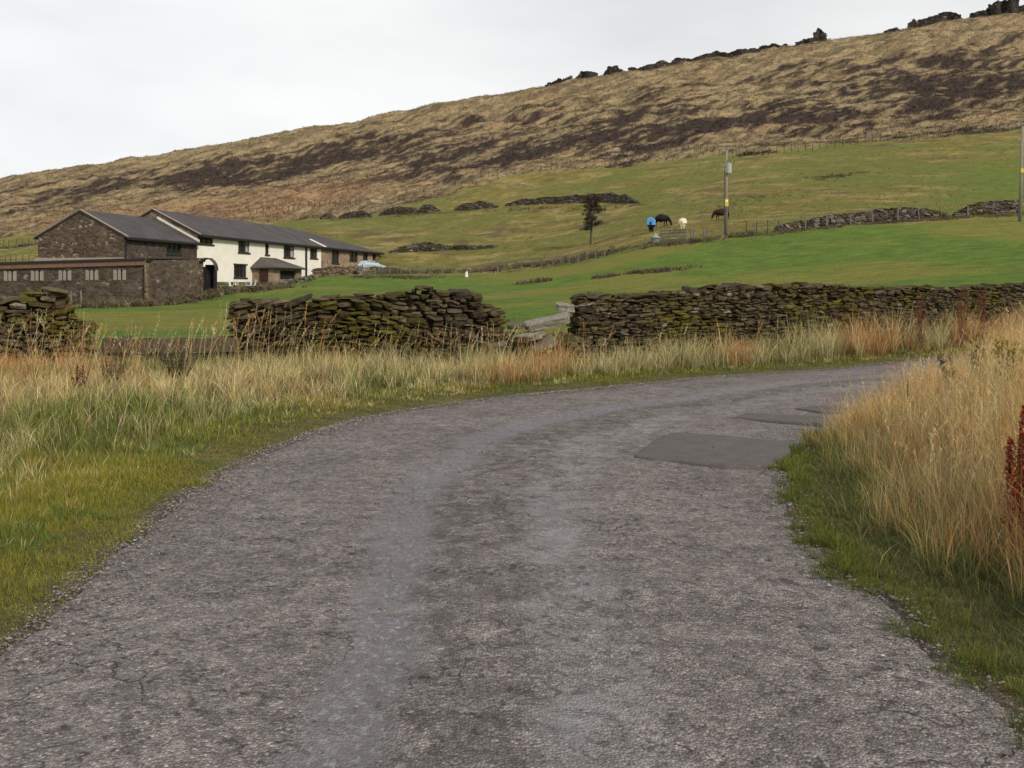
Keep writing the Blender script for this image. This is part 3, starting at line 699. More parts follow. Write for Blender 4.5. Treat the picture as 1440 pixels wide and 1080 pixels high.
# 2 mid-length tussocky grass
def clumps(cx, cy, per, spread):
    k = np.repeat(np.arange(len(cx)), per); n = len(k); r = np.abs(rng.normal(0, spread, n)); a = rng.uniform(0, 6.28, n)
    return cx[k]+r*np.cos(a), cy[k]+r*np.sin(a), a, r, k
cx, cy = sample(60000, -11, 16, 3, 29, lambda x, y: vis_l(x, y) & (roadd(x, y) > .45) & (rng.random(len(x)) < np.clip(9/y, .35, 1)*.55*sstep(.3, 1.3, roadd(x, y)+1.1*(fbm(x, y, .9, 2, 54)-.4))))
x, y, a, r, k = clumps(cx, cy, 22, .055); n = len(x); d = roadd(x, y); print('mid', n)
hc = rng.uniform(.55, 1.35, len(cx))[k]; big = sstep(.6, 2.2, d)
h = (.10+.26*big)*hc*rng.uniform(.5, 1.15, n)
f1 = fbm(x, y, .55, 3, 55)+.18*sstep(1.0, 3.2, d)+.09*(x > -2)
gp = np.exp(-((x+4.3)/1.5)**2-((y-11.3)/1.4)**2)   # lush green hollow on the left verge
f1 = f1-.45*gp
c = np.where((f1 > .66)[:, None], pick([STRAW, GOLD, PALE, PGRN], n, [3, 2, 2, 1.5]), np.where((f1 > .5)[:, None], pick([PGRN, PALE, GREEN, STRAW, OLIVE], n, [3, 1.6, 2, 1, 2]), pick([GREEN, GRN2, OLIVE, PGRN], n, [3, 2.0, 2, 1])))
cm = (.42+1.0*rng.random(len(cx)))[k][:, None]; c = c*cm
c[:] = np.where((rng.random(n) < .10)[:, None], np.array(PALE), c)
parts.append(blades('', mkpts(x, y), h, rng.uniform(.0035, .007, n)*np.clip(y/9, .8, 1.9), a+rng.normal(0, .8, n), rng.uniform(.15, 1.0, n), jit(c, n), segs=3))
# 3 long pale bent in front of the walls
cx, cy = sample(60000, -11, 20, 9, 31, lambda x, y: (bank(x, y) < .5) & (y < wallY(x)-.05) & inview(x, y) & (roadd(x, y) > .9) & (rng.random(len(x)) < .42*sstep(3.4, 1.2, wallY(x)-y)+.08*sstep(-2, -5, x)))
x, y, a, r, k = clumps(cx, cy, 20, .06); n = len(x); print('long', n)
h = rng.uniform(.20, .66, len(cx))[k]*rng.uniform(.5, 1.15, n)*np.where(x > -1, 1.3, 1.0)*(1+.5*sstep(2.5, 8, x))*(1-.5*np.exp(-((x+6.0)/1.4)**2))*(.65+.6*fbm(x, y, 1.2, 2, 75))
f1 = fbm(x, y, .5, 3, 57)
warm = sstep(-4.6, -6.2, x)*.36+sstep(3, 8, x)*.05-.05
org = (sstep(-5.2, -6.6, x) > rng.random(n))[:, None]*(rng.random(n) < .55)[:, None]
c = np.where((f1+warm > .58)[:, None], pick([STRAW, GOLD, (.46, .22, .09), PALE, RUST], n, [2.4, 3, 2.4, 1, 1.2]), pick([PALE, PGRN, STRAW, (.30, .27, .12), GREEN], n, [4, 2.4, 2, 2, .9]))
c = np.where(org, np.array((.46, .24, .10)), c); h = h*(1+.25*sstep(-5.5, -7.2, x))
parts.append(blades('', mkpts(x, y), h, rng.uniform(.003, .006, n)*np.clip(y/10, .9, 2.2), a+rng.normal(0, .7, n), rng.uniform(.1, .85, n), jit(c, n), segs=3))
stuff('verge_grass', parts, 'mossy turf, green tussocks and pale long grass on the left and far verge', 'grass')
# 4 flowering stalks with feathery heads
def stalks(cx, cy, H, col, lean, w=.0042, headk=1.0):
    n = len(cx); P = mkpts(cx, cy); az = rng.normal(.2, 1.1, n); out_ = [blades('', P, H, np.full(n, w)*np.clip(cy/9, .8, 2.0), az, lean, col, segs=4)]
    m_ = 14; k = np.repeat(np.arange(n), m_); f = np.tile(np.linspace(.74, 1.0, m_), n)+rng.normal(0, .008, n*m_)
    Hk = H[k]; lk = lean[k]; r = lk*f**1.7
    Q = np.column_stack([P[k, 0]+np.cos(az[k])*Hk*r*.75, P[k, 1]+np.sin(az[k])*Hk*r*.75, P[k, 2]+Hk*f*(1-.35*np.clip(lk, 0, 1.6)*f)])
    hh = .045*headk*(1.25-np.abs(f-.84)*3.5)*rng.uniform(.7, 1.3, n*m_)*np.clip(Hk, .6, 1.2)
    out_.append(blades('', Q, hh, np.full(n*m_, .0065)*np.clip(Q[:, 1]/12, .9, 1.8), rng.uniform(0, 6.28, n*m_), rng.uniform(.4, 1.5, n*m_), col[k]*rng.uniform(.85, 1.35, (n*m_, 1)), segs=2, rootk=.9, tipk=1.1))
    return out_
cx, cy = sample(60000, -11, 20, 9, 31, lambda x, y: (bank(x, y) < .5) & (y < wallY(x)-.25) & inview(x, y) & (roadd(x, y) > 1.1) & (rng.random(len(x)) < (.17*sstep(2.6, 1.0, wallY(x)-y)*(.35+1.3*(fbm(x, y, .8, 2, 58) > .5))+.07*sstep(-3.5, -6.0, x)*(y > 9))))
n = len(cx); print('stalks', n); H = rng.uniform(.6, 1.08, n)*np.where(cx > -3.5, .98, 1.25)*np.where(np.abs(cx+6.2) < 1.0, .8, 1)
c = pick([STRAW, GOLD, (.34, .20, .10), PALE, (.24, .17, .10)], n, [3, 2, 2, 2, 1.5])
stuff('seeding_grass', stalks(cx, cy, H, jit(c, n, .18), rng.uniform(.05, .7, n)), 'tall straw coloured seeding stalks in front of the dry stone walls', 'grass')
# 5 the right hand bank
vis_r = lambda x, y: (bank(x, y) > .5) & inview(x, y, .16) & (y < 19)
parts = []
x, y = sample(900000, 1.3, 9, 2.8, 14, lambda x, y: vis_r(x, y) & (roadd(x, y) < 2.0) & (rng.random(len(x)) < np.clip(7/y, .2, 1)*(1-.6*sstep(.9, 2.0, roadd(x, y)))))
d = roadd(x, y); n = len(x); bare = fbm(x, y, 1.5, 3, 60)+.14*np.exp(-((d-.55)/.25)**2); keep = (bare < .64) | (rng.random(n) < .4); x, y, d = x[keep], y[keep], d[keep]; n = len(x); print('bank turf', n)
edgeg = sstep(.32, .05, d); h = (.045+.06*sstep(.2, .9, d)+.05*edgeg*(fbm(x, y, 3.5, 2, 61) > .47))*rng.uniform(.5, 1.5, n)
c = np.where((rng.random(n) < edgeg)[:, None], pick([(.07, .115, .016), (.10, .125, .018), OLIVE], n), pick([GREEN, (.10, .105, .05), OLIVE, (.19, .15, .08), (.06, .09, .03)], n, [2, 2, 1, 1.6, 2]))
parts.append(blades('', mkpts(x, y), h, rng.uniform(.003, .006, n)*np.clip(y/7, .7, 1.8), rng.uniform(0, 6.28, n), rng.uniform(.2, 1.2, n), jit(c, n), segs=2))
# tufts creeping over the road edge
cx, cy = sample(9000, 1.2, 6, 3, 13, lambda x, y: (bank(x, y) < .9) & (_lutabs(x, y) if False else (roadd(x, y) > -.16)) & (roadd(x, y) < .14) & (lut(_DR, x, y) < .2) & (fbm(x, y, 2.2, 2, 62) > .44))
x, y, a, r, k = clumps(cx, cy, 34, .035); n = len(x); print('tufts', n)
parts.append(blades('', np.column_stack([x, y, zbase(x, y)+.0]), rng.uniform(.025, .09, n), rng.uniform(.003, .005, n)*np.clip(y/7, .8, 1.6), a+rng.normal(0, .5, n), rng.uniform(.2, 1.1, n), jit(pick([(.075, .125, .014), (.11, .135, .02), (.13, .125, .02)], n), n), segs=2))
cx, cy = sample(26000, 1.6, 12, 3.2, 18, lambda x, y: vis_r(x, y) & (roadd(x, y) > .15) & (roadd(x, y) < 3.0) & (rng.random(len(x)) < .55*sstep(.15, .7, roadd(x, y))))
x, y, a, r, k = clumps(cx, cy, 26, .06); n = len(x); print('bank mid', n)
h = rng.uniform(.10, .30, len(cx))[k]*rng.uniform(.6, 1.2, n); bl = (rng.random(len(cx)) < .25)[k]
c = np.where(bl[:, None], np.array((.07, .12, .055)), pick([GREEN, GRN2, PGRN, OLIVE, STRAW, (.24, .17, .09)], n, [3, 2, 1.5, 2, 1.8, 1.2]))
parts.append(blades('', mkpts(x, y), h, rng.uniform(.003, .006, n)*np.clip(y/9, .75, 1.8), a+rng.normal(0, .8, n), rng.uniform(.3, 1.3, n), jit(c, n), segs=3))
stuff('bank_turf', parts, 'short green turf and tufts creeping over the right road edge', 'grass')
# tall gold grass on the bank
parts = []
lim = lambda x, y: roadd(x, y)-(.50-.42*sstep(8.6, 10.2, y)+.35*(fbm(x, y, .8, 2, 63)-.5)*2)
cx, cy = sample(60000, 2.2, 16, 3.6, 20, lambda x, y: vis_r(x, y) & (lim(x, y) > 0) & (rng.random(len(x)) < .42*np.clip(10/y, .5, 1)))
x, y, a, r, k = clumps(cx, cy, 20, .055); n = len(x); print('gold', n)
g = sstep(0, .9-.5*sstep(8.6, 10.2, y), lim(x, y)); h = (.34+.34*g)*rng.uniform(.8, 1.2, len(cx))[k]*rng.uniform(.55, 1.12, n)
pz = 720+F*x/y; h = h*np.interp(pz, [1150, 1200, 1260, 1340, 1440, 1500], [.80, .90, 1.0, 1.05, 1.3, 1.35])
f1 = fbm(x, y, .7, 3, 64)
c = np.where((f1 > .56)[:, None], pick([GOLD, (.42, .22, .09), STRAW, (.30, .19, .08)], n, [3, 2, 2, 1]), pick([STRAW, GOLD, PALE, (.28, .24, .10), PGRN], n, [4, 3, 2, 1.4, .8]))
c = c*(.55+.75*rng.random(len(cx)))[k][:, None]; low = h < .3; c[low] = pick([GREEN, OLIVE, PGRN, RUST, STRAW], low.sum(), [3, 2, 2, 1, 2])
parts.append(blades('', mkpts(x, y), h, rng.uniform(.0028, .0055, n)*np.clip(y/9, .75, 1.8), a+rng.normal(0, .9, n), rng.uniform(.05, 1.0, n)*rng.uniform(.5, 1.3, len(cx))[k], jit(c, n), segs=4))
cx, cy = sample(60000, 2.4, 14, 4, 19, lambda x, y: vis_r(x, y) & (lim(x, y) > .15) & (rng.random(len(x)) < .24))
n = len(cx); print('gold stalks', n); H = rng.uniform(.6, .95, n)*np.interp(720+F*cx/cy, [1150, 1200, 1260, 1340, 1440, 1500], [.80, .85, .95, 1.05, 1.3, 1.4])
c = pick([GOLD, STRAW, (.44, .28, .15), PALE], n, [3, 3, 2, 1.5])
parts += stalks(cx, cy, H, jit(c, n, .15), rng.uniform(.2, .9, n), .0034, 1.0)
stuff('golden_grass', parts, 'tall golden seeding grass covering the right hand bank', 'grass')

# loose gravel along the edges
def gravel(n0, E, sgn, sp, size):
    s = rng.uniform(0, 1, n0); k = (s**1.0*(NS-120)).astype(int)+40; T = np.gradient(E, axis=0); T /= np.hypot(*T.T)[:, None]
    N_ = np.stack([T[:, 1], -T[:, 0]], 1)*sgn; off = np.abs(rng.normal(0, sp, n0))-.06
    p = E[k]+N_[k]*off[:, None]+rng.normal(0, .03, (n0, 2)); return p
P2 = np.vstack([gravel(22000, EL, 1, .22, 0), gravel(8000, ER, -1, .16, 0)]); extra = rng.uniform((-2.3, 3), (3, 16), (9000, 2)); extra = extra[(roadd(extra[:, 0], extra[:, 1]) < -.1)]
extra = extra[fbm(extra[:, 0], extra[:, 1], 1.2, 3, 71) > .52]; P2 = np.vstack([P2, extra]); P2 = P2[(P2[:, 1] > 2.8) & (P2[:, 1] < 26)]
n = len(P2); sz = rng.lognormal(math.log(.0050), .40, n); sz = np.clip(sz, .003, .014)
oc = np.array([(1, 0, 0), (0, 1, 0), (-1, 0, 0), (0, -1, 0), (0, 0, 1), (0, 0, -1)], float); of = np.array([(0, 1, 4), (1, 2, 4), (2, 3, 4), (3, 0, 4), (1, 0, 5), (2, 1, 5), (3, 2, 5), (0, 3, 5)])
V = oc[None]*(1+rng.normal(0, .22, (n, 6, 3)))*np.stack([sz*1.3, sz, sz*.75], 1)[:, None, :]; az = rng.uniform(0, 6.28, n); ca, sa = np.cos(az)[:, None], np.sin(az)[:, None]
V = np.stack([V[..., 0]*ca-V[..., 1]*sa, V[..., 0]*sa+V[..., 1]*ca, V[..., 2]], -1)+np.column_stack([P2, zbase(P2[:, 0], P2[:, 1])+np.where(roadd(P2[:, 0], P2[:, 1]) > -.08, .006, .02)+sz*.4])[:, None, :]
c = np.repeat(pick([(.17, .15, .14), (.22, .20, .185), (.10, .088, .082), (.30, .28, .26)], n, [4, 2, 3, .5])*rng.uniform(.8, 1.2, (n, 1)), 6, 0)
me = fast_mesh('loose_gravel', V.reshape(-1, 3), None, (of[None]+(np.arange(n)*6)[:, None, None]).reshape(-1, 3), c, M_GRAVEL, False)
tag(link('loose_gravel', me), 'loose grey chippings strewn along the road edges', 'gravel', None, 'stuff')
# ------------------------------------------------------------------ building materials
def masonry(name, stops, light=.06, scale=2.2, mortar=(.10, .085, .07), squash=2.0):
    m, nt, b, o = newmat(name); v = gcoord(nt, (1, 1, squash)); w = noise(nt, v, 3, 3)
    vv = nt.nodes.new('ShaderNodeTexVoronoi'); vv.inputs['Scale'].default_value = scale; nt.links.new(v, vv.inputs[0])
    ve = nt.nodes.new('ShaderNodeTexVoronoi'); ve.feature = 'DISTANCE_TO_EDGE'; ve.inputs['Scale'].default_value = scale; nt.links.new(v, ve.inputs[0])
    sp = nt.nodes.new('ShaderNodeSeparateColor'); nt.links.new(vv.outputs['Color'], sp.inputs[0])
    c = ramp(nt, sp.outputs[0], stops); lg = ramp(nt, sp.outputs[1], [(1-light-.02, (0,)*3), (1-light+.02, (1,)*3)])
    lg = math_(nt, 'MULTIPLY', lg, ramp(nt, noise(nt, gcoord(nt), .9, 3), [(.42, (0,)*3), (.6, (1,)*3)]))
    c = mixc(nt, lg, c, (.30, .27, .22)); c = mixc(nt, ramp(nt, ve.outputs['Distance'], [(0.0, (.8,)*3), (.06, (0,)*3)]), c, mortar)
    c = mixc(nt, 1.0, c, ramp(nt, noise(nt, gcoord(nt), .7, 5, .65), [(.3, (.68, .67, .66)), (.7, (1.3, 1.27, 1.2))]), 'MULTIPLY')
    nt.links.new(c, b.inputs['Base Color']); b.inputs['Roughness'].default_value = .95; b.inputs['Specular IOR Level'].default_value = .1
    bump(nt, b, math_(nt, 'ADD', ve.outputs['Distance'], w), .7, .08); return m
M_BARN = masonry('barn_gritstone', [(0, (.048, .036, .028)), (.5, (.085, .064, .046)), (1, (.125, .095, .065))], .10, 3.6)
M_SIDE = masonry('dark_gritstone', [(0, (.050, .040, .038)), (.5, (.072, .058, .052)), (1, (.10, .08, .068))], .02, 2.6)
M_HGAB = masonry('gable_stone', [(0, (.08, .06, .04)), (.5, (.15, .115, .075)), (1, (.24, .185, .12))], .1, 2.0)
M_LOW = masonry('outbuilding_stone', [(0, (.055, .042, .034)), (.5, (.082, .064, .052)), (1, (.115, .090, .072))], .05, 2.4)
M_EXT = masonry('extension_stone', [(0, (.20, .15, .105)), (.5, (.27, .205, .15)), (1, (.34, .27, .20))], .05, 1.8, (.2, .17, .13))
M_BRICKY = masonry('ruddy_stone', [(0, (.12, .06, .045)), (.5, (.19, .10, .07)), (1, (.25, .16, .12))], .08, 2.4)
def slate(name, c0, c1):
    m, nt, b, o = newmat(name); v = gcoord(nt, (1, 1, 1)); n = noise(nt, v, .5, 5, .6); n2 = noise(nt, gcoord(nt, (3, 3, 14)), 1.5, 4, .6)
    z = nt.nodes.new('ShaderNodeSeparateXYZ'); nt.links.new(v, z.inputs[0]); rows = math_(nt, 'FRACT', math_(nt, 'MULTIPLY', z.outputs[2], 7.0))
    c = mixc(nt, 1.0, ramp(nt, n, [(.3, c0), (.7, c1)]), ramp(nt, n2, [(.3, (.65,)*3), (.7, (1.3,)*3)]), 'MULTIPLY')
    c = mixc(nt, 1.0, c, ramp(nt, rows, [(0, (.72,)*3), (.2, (1,)*3)]), 'MULTIPLY')
    nt.links.new(c, b.inputs['Base Color']); b.inputs['Roughness'].default_value = .72; b.inputs['Specular IOR Level'].default_value = .25; bump(nt, b, rows, .5, .03); return m
M_SLATE = slate('roof_slate', (.038, .033, .034), (.074, .065, .064)); M_SLATE2 = slate('stone_slate', (.062, .054, .048), (.105, .092, .080))
M_RENDER = simple('cream_render', (.70, .67, .60), (.80, .775, .71), .8, .9, .003)
M_DARK = simple('dark_stained_timber', (.022, .016, .014), (.045, .034, .028), 4, .6)
M_BLACK = simple('black_gutter', (.012, .012, .014), (.02, .02, .022), 4, .5)
M_TRIM = simple('light_stone_trim', (.22, .19, .155), (.32, .28, .23), 5, .9)
M_LEAD = simple('pale_flashing', (.50, .49, .47), (.66, .65, .62), 6, .6)
M_FASCIA = simple('russet_boarding', (.14, .078, .052), (.20, .115, .080), 3, .85)
M_WHITE = simple('white_paint', (.62, .61, .58), (.78, .77, .74), 8, .6)
M_CURT = simple('net_curtain', (.30, .29, .28), (.42, .41, .40), 9, .9)
M_SHADE = simple('unlit_interior', (.010, .010, .011), (.020, .020, .022), 2, .9)  # near-black colour that stands in for shade inside openings
m, nt, b, o = newmat('window_glass'); b.inputs['Base Color'].default_value = (.015, .018, .022, 1); b.inputs['Roughness'].default_value = .08; b.inputs['Specular IOR Level'].default_value = .6
M_GLASS = m
A0 = np.array([-33.25, 85.4]); UU = np.array([.215, .977]); UU /= np.linalg.norm(UU); NN = np.array([-UU[1], UU[0]])
def W(s, w, z, A=None, U=None, N_=None):
    A = A0 if A is None else A; U = UU if U is None else U; N_ = NN if N_ is None else N_
    p = A+U*s+N_*w; return (p[0], p[1], z)
def s_of(px, w=0.0, A=None, U=None, N_=None):
    A = A0 if A is None else A; U = UU if U is None else U; N_ = NN if N_ is None else N_
    k = (px-720)/F; p = A+N_*w; return float((k*p[1]-p[0])/(U[0]-k*U[1]))
def z_of(px, row, w=0.0, **k):
    s = s_of(px, w, **k); A = k.get('A', A0); A = A0 if A is None else A; U = k.get('U', UU); N_ = k.get('N_', NN); p = A+U*s+N_*w
    return EYE-(row-HOR)*p[1]/F
class Fr:
    """a wall plane: origin A, along U, inward N"""
    def __init__(s, A, U, w=0.0):
        s.U = np.array(U, float)/np.linalg.norm(U); s.N = np.array([-s.U[1], s.U[0]]); s.A = np.array(A, float)+s.N*w
    def P(s, a, w, z): p = s.A+s.U*a+s.N*w; return (p[0], p[1], z)
    def s(s_, px): k = (px-720)/F; return float((k*s_.A[1]-s_.A[0])/(s_.U[0]-k*s_.U[1]))
    def z(s_, px, row): a = s_.s(px); return EYE-(row-HOR)*(s_.A[1]+s_.U[1]*a)/F
    def box(s, mb, a0, a1, w0, w1, z0, z1):
        return mb.hexa([s.P(a0, w0, z0), s.P(a1, w0, z0), s.P(a1, w1, z0), s.P(a0, w1, z0), s.P(a0, w0, z1), s.P(a1, w0, z1), s.P(a1, w1, z1), s.P(a0, w1, z1)])
def holed_wall(fr, a0, a1, z0, z1, holes, depth=.22, topz=None):
    """wall face with real openings and reveals; topz(a) for a raking top"""
    mb = MB(); xs = sorted({a0, a1, *[h[0] for h in holes], *[h[1] for h in holes]}); zs = sorted({z0, z1, *[h[2] for h in holes], *[h[3] for h in holes]})
    for i in range(len(xs)-1):
        for j in range(len(zs)-1):
            cx = (xs[i]+xs[i+1])/2; cz = (zs[j]+zs[j+1])/2
            if any(h[0] < cx < h[1] and h[2] < cz < h[3] for h in holes): continue
            t0 = zs[j+1]; t1 = zs[j+1]
            if topz and j == len(zs)-2: t0, t1 = topz(xs[i]), topz(xs[i+1])
            mb.add([fr.P(xs[i], 0, zs[j]), fr.P(xs[i+1], 0, zs[j]), fr.P(xs[i+1], 0, t1), fr.P(xs[i], 0, t0)], [(0, 1, 2, 3)])
    for h in holes:
        x0, x1, y0, y1 = h[:4]
        for p, q in (((x0, y0), (x1, y0)), ((x1, y0), (x1, y1)), ((x1, y1), (x0, y1)), ((x0, y1), (x0, y0))):
            mb.add([fr.P(p[0], 0, p[1]), fr.P(q[0], 0, q[1]), fr.P(q[0], depth, q[1]), fr.P(p[0], depth, p[1])], [(0, 1, 2, 3)])
    return mb
def window(fr, h, parent, nm=2, tr=1, mat=None, sill=True, lintel=True, curtain=False, fw=.09, depth=.2, frame_mat=None):
    x0, x1, y0, y1 = h; mb = MB(); fm = frame_mat or M_DARK; w0, w1 = depth-.10, depth-.02
    fr.box(mb, x0+.002, x0+fw, w0, w1, y0+.002, y1-.002); fr.box(mb, x1-fw, x1-.002, w0, w1, y0+.002, y1-.002); fr.box(mb, x0+fw, x1-fw, w0, w1, y0+.002, y0+fw); fr.box(mb, x0+fw, x1-fw, w0, w1, y1-fw, y1-.002)
    for k in range(1, nm): c = x0+(x1-x0)*k/nm; fr.box(mb, c-fw*.45, c+fw*.45, w0+.004, w1-.004, y0+fw, y1-fw)
    for k in range(1, tr+1): c = y0+(y1-y0)*(.66 if tr == 1 else k/(tr+1)); fr.box(mb, x0+fw, x1-fw, w0+.008, w1-.008, c-.03, c+.03)
    wn = mb.build('window', fm, parent); g = MB(); fr.box(g, x0+.01, x1-.01, w1+.004, w1+.02, y0+.01, y1-.01); g.build('pane', M_GLASS, wn)
    if sill: g = MB(); fr.box(g, x0-.12, x1+.12, -.09, depth-.1-.003, y0-.16, y0-.003); g.build('sill', mat or M_DARK, wn)
    if lintel: g = MB(); fr.box(g, x0-.15, x1+.15, -.03, .0-.002, y1+.003, y1+.16); g.build('lintel', mat or M_DARK, wn)
    if curtain: g = MB(); d = (x1-x0)*.2; fr.box(g, x1-fw-d, x1-fw, w1-.0135+.0, w1+.002, y0+fw, y1-fw); g.build('curtain', M_CURT, wn)
    return wn
def hz(x, y): return float(zbase(np.array([x]), np.array([y]))[0])

# ------------------------------------------------------------------ barn
S_H = 11.9; BW = 8.5; ZE = 6.05; ZR = 8.25
fr = Fr(A0, UU)
barn = thing('stone_barn', (*A0, hz(*A0)-.5), 'dark gritstone barn with broad blank gable and slate roof, left of the white farmhouse', 'barn')
win = (fr.s(234), fr.s(255), fr.z(244, 357), fr.z(244, 342)-.02)
mb = holed_wall(fr, 0, S_H, -.6, ZE, [win])
mb.add([fr.P(0, BW, -.6), fr.P(S_H, BW, -.6), fr.P(S_H, BW, ZE), fr.P(0, BW, ZE)], [(3, 2, 1, 0)])
mb.build('side_wall', M_SIDE, barn)
mb = MB(); mb.add([fr.P(0, 0, -.6), fr.P(0, BW, -.6), fr.P(0, BW, ZE), fr.P(0, BW/2, ZR), fr.P(0, 0, ZE)], [(0, 1, 2, 3, 4)])
mb.add([fr.P(.35, .25, -.6), fr.P(.35, BW-.25, -.6), fr.P(.35, BW-.25, ZE), fr.P(.35, BW/2, ZR-.2), fr.P(.35, .25, ZE)], [(4, 3, 2, 1, 0)])
mb.build('gable_wall', M_BARN, barn)
window(fr, win, barn, 3, 0, lintel=False, frame_mat=simple('dark_green_timber', (.012, .03, .028), (.02, .045, .04), 3, .6))
def roof_pair(mb, fr, a0, a1, wd, ze, zr, th=.14, eo=.35):
    k = (zr-ze)/(wd/2)
    for lo, mid in ((-eo, wd/2), (wd+eo, wd/2)):
        zl = ze-k*eo
        mb.hexa([fr.P(a0, lo, zl), fr.P(a1, lo, zl), fr.P(a1, mid, zr), fr.P(a0, mid, zr), fr.P(a0, lo, zl+th), fr.P(a1, lo, zl+th), fr.P(a1, mid, zr+th), fr.P(a0, mid, zr+th)])
rf = MB(); roof_pair(rf, fr, -.12, S_H-.02, BW, ZE, ZR); rfo = rf.build('roof', M_SLATE, barn)
g = MB(); fr.box(g, -.1, S_H-.1, -.48, -.35, ZE-.30, ZE-.14); g.build('gutter', M_BLACK, rfo)
g = MB(); k = (ZR-ZE)/(BW/2)
for (w0, w1) in ((-.35, BW/2), (BW/2, BW+.35)):
    za = ZE+k*(w0 if w0 < BW/2-.1 else BW-w0)+.142; zb_ = ZE+k*(w1 if w1 <= BW/2 else BW-w1)+.142
    g.hexa([fr.P(-.14, w0, za), fr.P(.12, w0, za), fr.P(.12, w1, zb_), fr.P(-.14, w1, zb_), fr.P(-.14, w0, za+.05), fr.P(.12, w0, za+.05), fr.P(.12, w1, zb_+.05), fr.P(-.14, w1, zb_+.05)])
g.build('verge_coping', M_TRIM, rfo)
g = MB(); fr.box(g, -.28, -.02, .0, BW+.1, 3.95, 4.22); g.build('ledge', M_TRIM, barn)
g = MB(); fr.box(g, .03, .15, -.12, -.02, 3.3, ZE-.3); g.build('downpipe', M_BLACK, barn)

# ------------------------------------------------------------------ farmhouse
HW = 9.5; HE = 6.87; HR = 9.23; S_W = fr.s(450.5); S_END = fr.s(535)
house = thing('farmhouse', (*W(S_H, 0, 0)[:2], hz(*W(S_H, 0, 0)[:2])-.5), 'long whitewashed farmhouse with dark slate roof and stone extension', 'farmhouse')
def hole(f, x0, x1, r0, r1):
    xm = (x0+x1)/2; return (f.s(x0), f.s(x1), f.z(xm, r1), min(f.z(xm, r0), HE-.22))
ups = [hole(fr, 278, 300, 330, 343), hole(fr, 335, 351, 337.5, 355), hole(fr, 373, 378.5, 343, 358), hole(fr, 399, 414, 346, 362), hole(fr, 436, 446.5, 350, 363)]
gnd = hole(fr, 329, 347, 373, 390)
ext = [hole(fr, 466.5, 477, 352, 370), hole(fr, 491.5, 503, 352, 369), hole(fr, 510.5, 517.5, 353, 366), hole(fr, 524, 529, 354, 366)]
mb = holed_wall(fr, S_H, S_W, -.6, HE, ups+[gnd]); mb.build('front_wall', M_RENDER, house)
mb = holed_wall(fr, S_W, S_END, -.0, HE, ext)
mb.add([fr.P(S_END, 0, 0), fr.P(S_END, HW, 0), fr.P(S_END, HW, HE), fr.P(S_END, 0, HE)], [(0, 1, 2, 3)])
mb.add([fr.P(S_H, HW, 0), fr.P(S_END, HW, 0), fr.P(S_END, HW, HE), fr.P(S_H, HW, HE)], [(3, 2, 1, 0)])
mb.build('extension_wall', M_EXT, house)
mb = MB(); mb.add([fr.P(S_H, 0, -.6), fr.P(S_H, HW, -.6), fr.P(S_H, HW, HE), fr.P(S_H, HW/2, HR), fr.P(S_H, 0, HE)], [(0, 1, 2, 3, 4)]); mb.build('gable_wall', M_HGAB, house)
mb = MB(); fr.box(mb, S_H+.4, fr.s(353), -.05, -.002, -.6, fr.z(325, 396.5)); mb.build('stone_plinth', M_LOW, house)
for i, h in enumerate(ups): window(fr, h, house, 3 if i in (0,) else 2, 1, curtain=i in (1, 3), lintel=i not in (0,))
window(fr, gnd, house, 4, 1, curtain=False)
for i, h in enumerate(ext): window(fr, h, house, 2, 1, lintel=False, sill=i < 1)
# white quoin strip beside the barn roof
SR = S_H+37; k = (HR-HE)/(HW/2); eo = .4; th = .15; rf = MB(); zl = HE-k*eo
SR = fr.s(443)+3
for lo, sg in ((-eo, 1), (HW+eo, -1)):
    p = [fr.P(S_H-.15, lo, zl), fr.P(S_END+eo, lo, zl), fr.P(SR, HW/2, HR), fr.P(S_H-.15, HW/2, HR)]
    rf.hexa(p+[(a, b_, c_+th) for a, b_, c_ in p])
p = [fr.P(S_END+eo, -eo, zl), fr.P(S_END+eo, HW+eo, zl), fr.P(SR, HW/2, HR)]
q = [(a, b_, c_+th+.002) for a, b_, c_ in p]; rf.add(p+q, [(2, 1, 0), (3, 4, 5), (0, 1, 4, 3)])
rfo = rf.build('roof', M_SLATE, house)
g = MB(); fr.box(g, S_H, S_END+eo, -eo-.13, -eo, zl-.10, zl+.10); g.build('gutter', M_BLACK, rfo)
g = MB(); fr.box(g, S_H-.02, S_END+.2, -.38, -.01, zl-.14, zl-.02); g.build('soffit', M_BLACK, rfo)
g = MB(); a_ = fr.s(452)
g.hexa([fr.P(a_, -eo, zl+th+.003), fr.P(a_+.75, -eo, zl+th+.003), fr.P(a_+.35, 1.5, HE+k*1.5+th+.003), fr.P(a_-.4, 1.5, HE+k*1.5+th+.003), fr.P(a_, -eo, zl+th+.08), fr.P(a_+.75, -eo, zl+th+.08), fr.P(a_+.35, 1.5, HE+k*1.5+th+.08), fr.P(a_-.4, 1.5, HE+k*1.5+th+.08)]); g.build('flashing', M_LEAD, rfo)
g = MB(); z0_, z1_ = HE+.142, HR+.142
def strip(g, a0, a1, w0, w1, za, zb2, t=.05): g.hexa([fr.P(a0, w0, za), fr.P(a1, w0, za), fr.P(a1, w1, zb2), fr.P(a0, w1, zb2), fr.P(a0, w0, za+t), fr.P(a1, w0, za+t), fr.P(a1, w1, zb2+t), fr.P(a0, w1, zb2+t)])
strip(g, S_H-.2, S_H+.12, -.4, HW/2, zl+.153, HR+.153); strip(g, S_H-.2, S_H+.12, HW+.4, HW/2, zl+.153, HR+.153); g.build('verge_coping', M_TRIM, rfo)
g = MB(); kb = (ZR-ZE)/(BW/2); strip(g, S_H-.14, S_H-.03, -.3, BW/2, ZE-kb*.3+.16, ZR+.16, .22); g.build('abutment_flashing', M_LEAD, house)
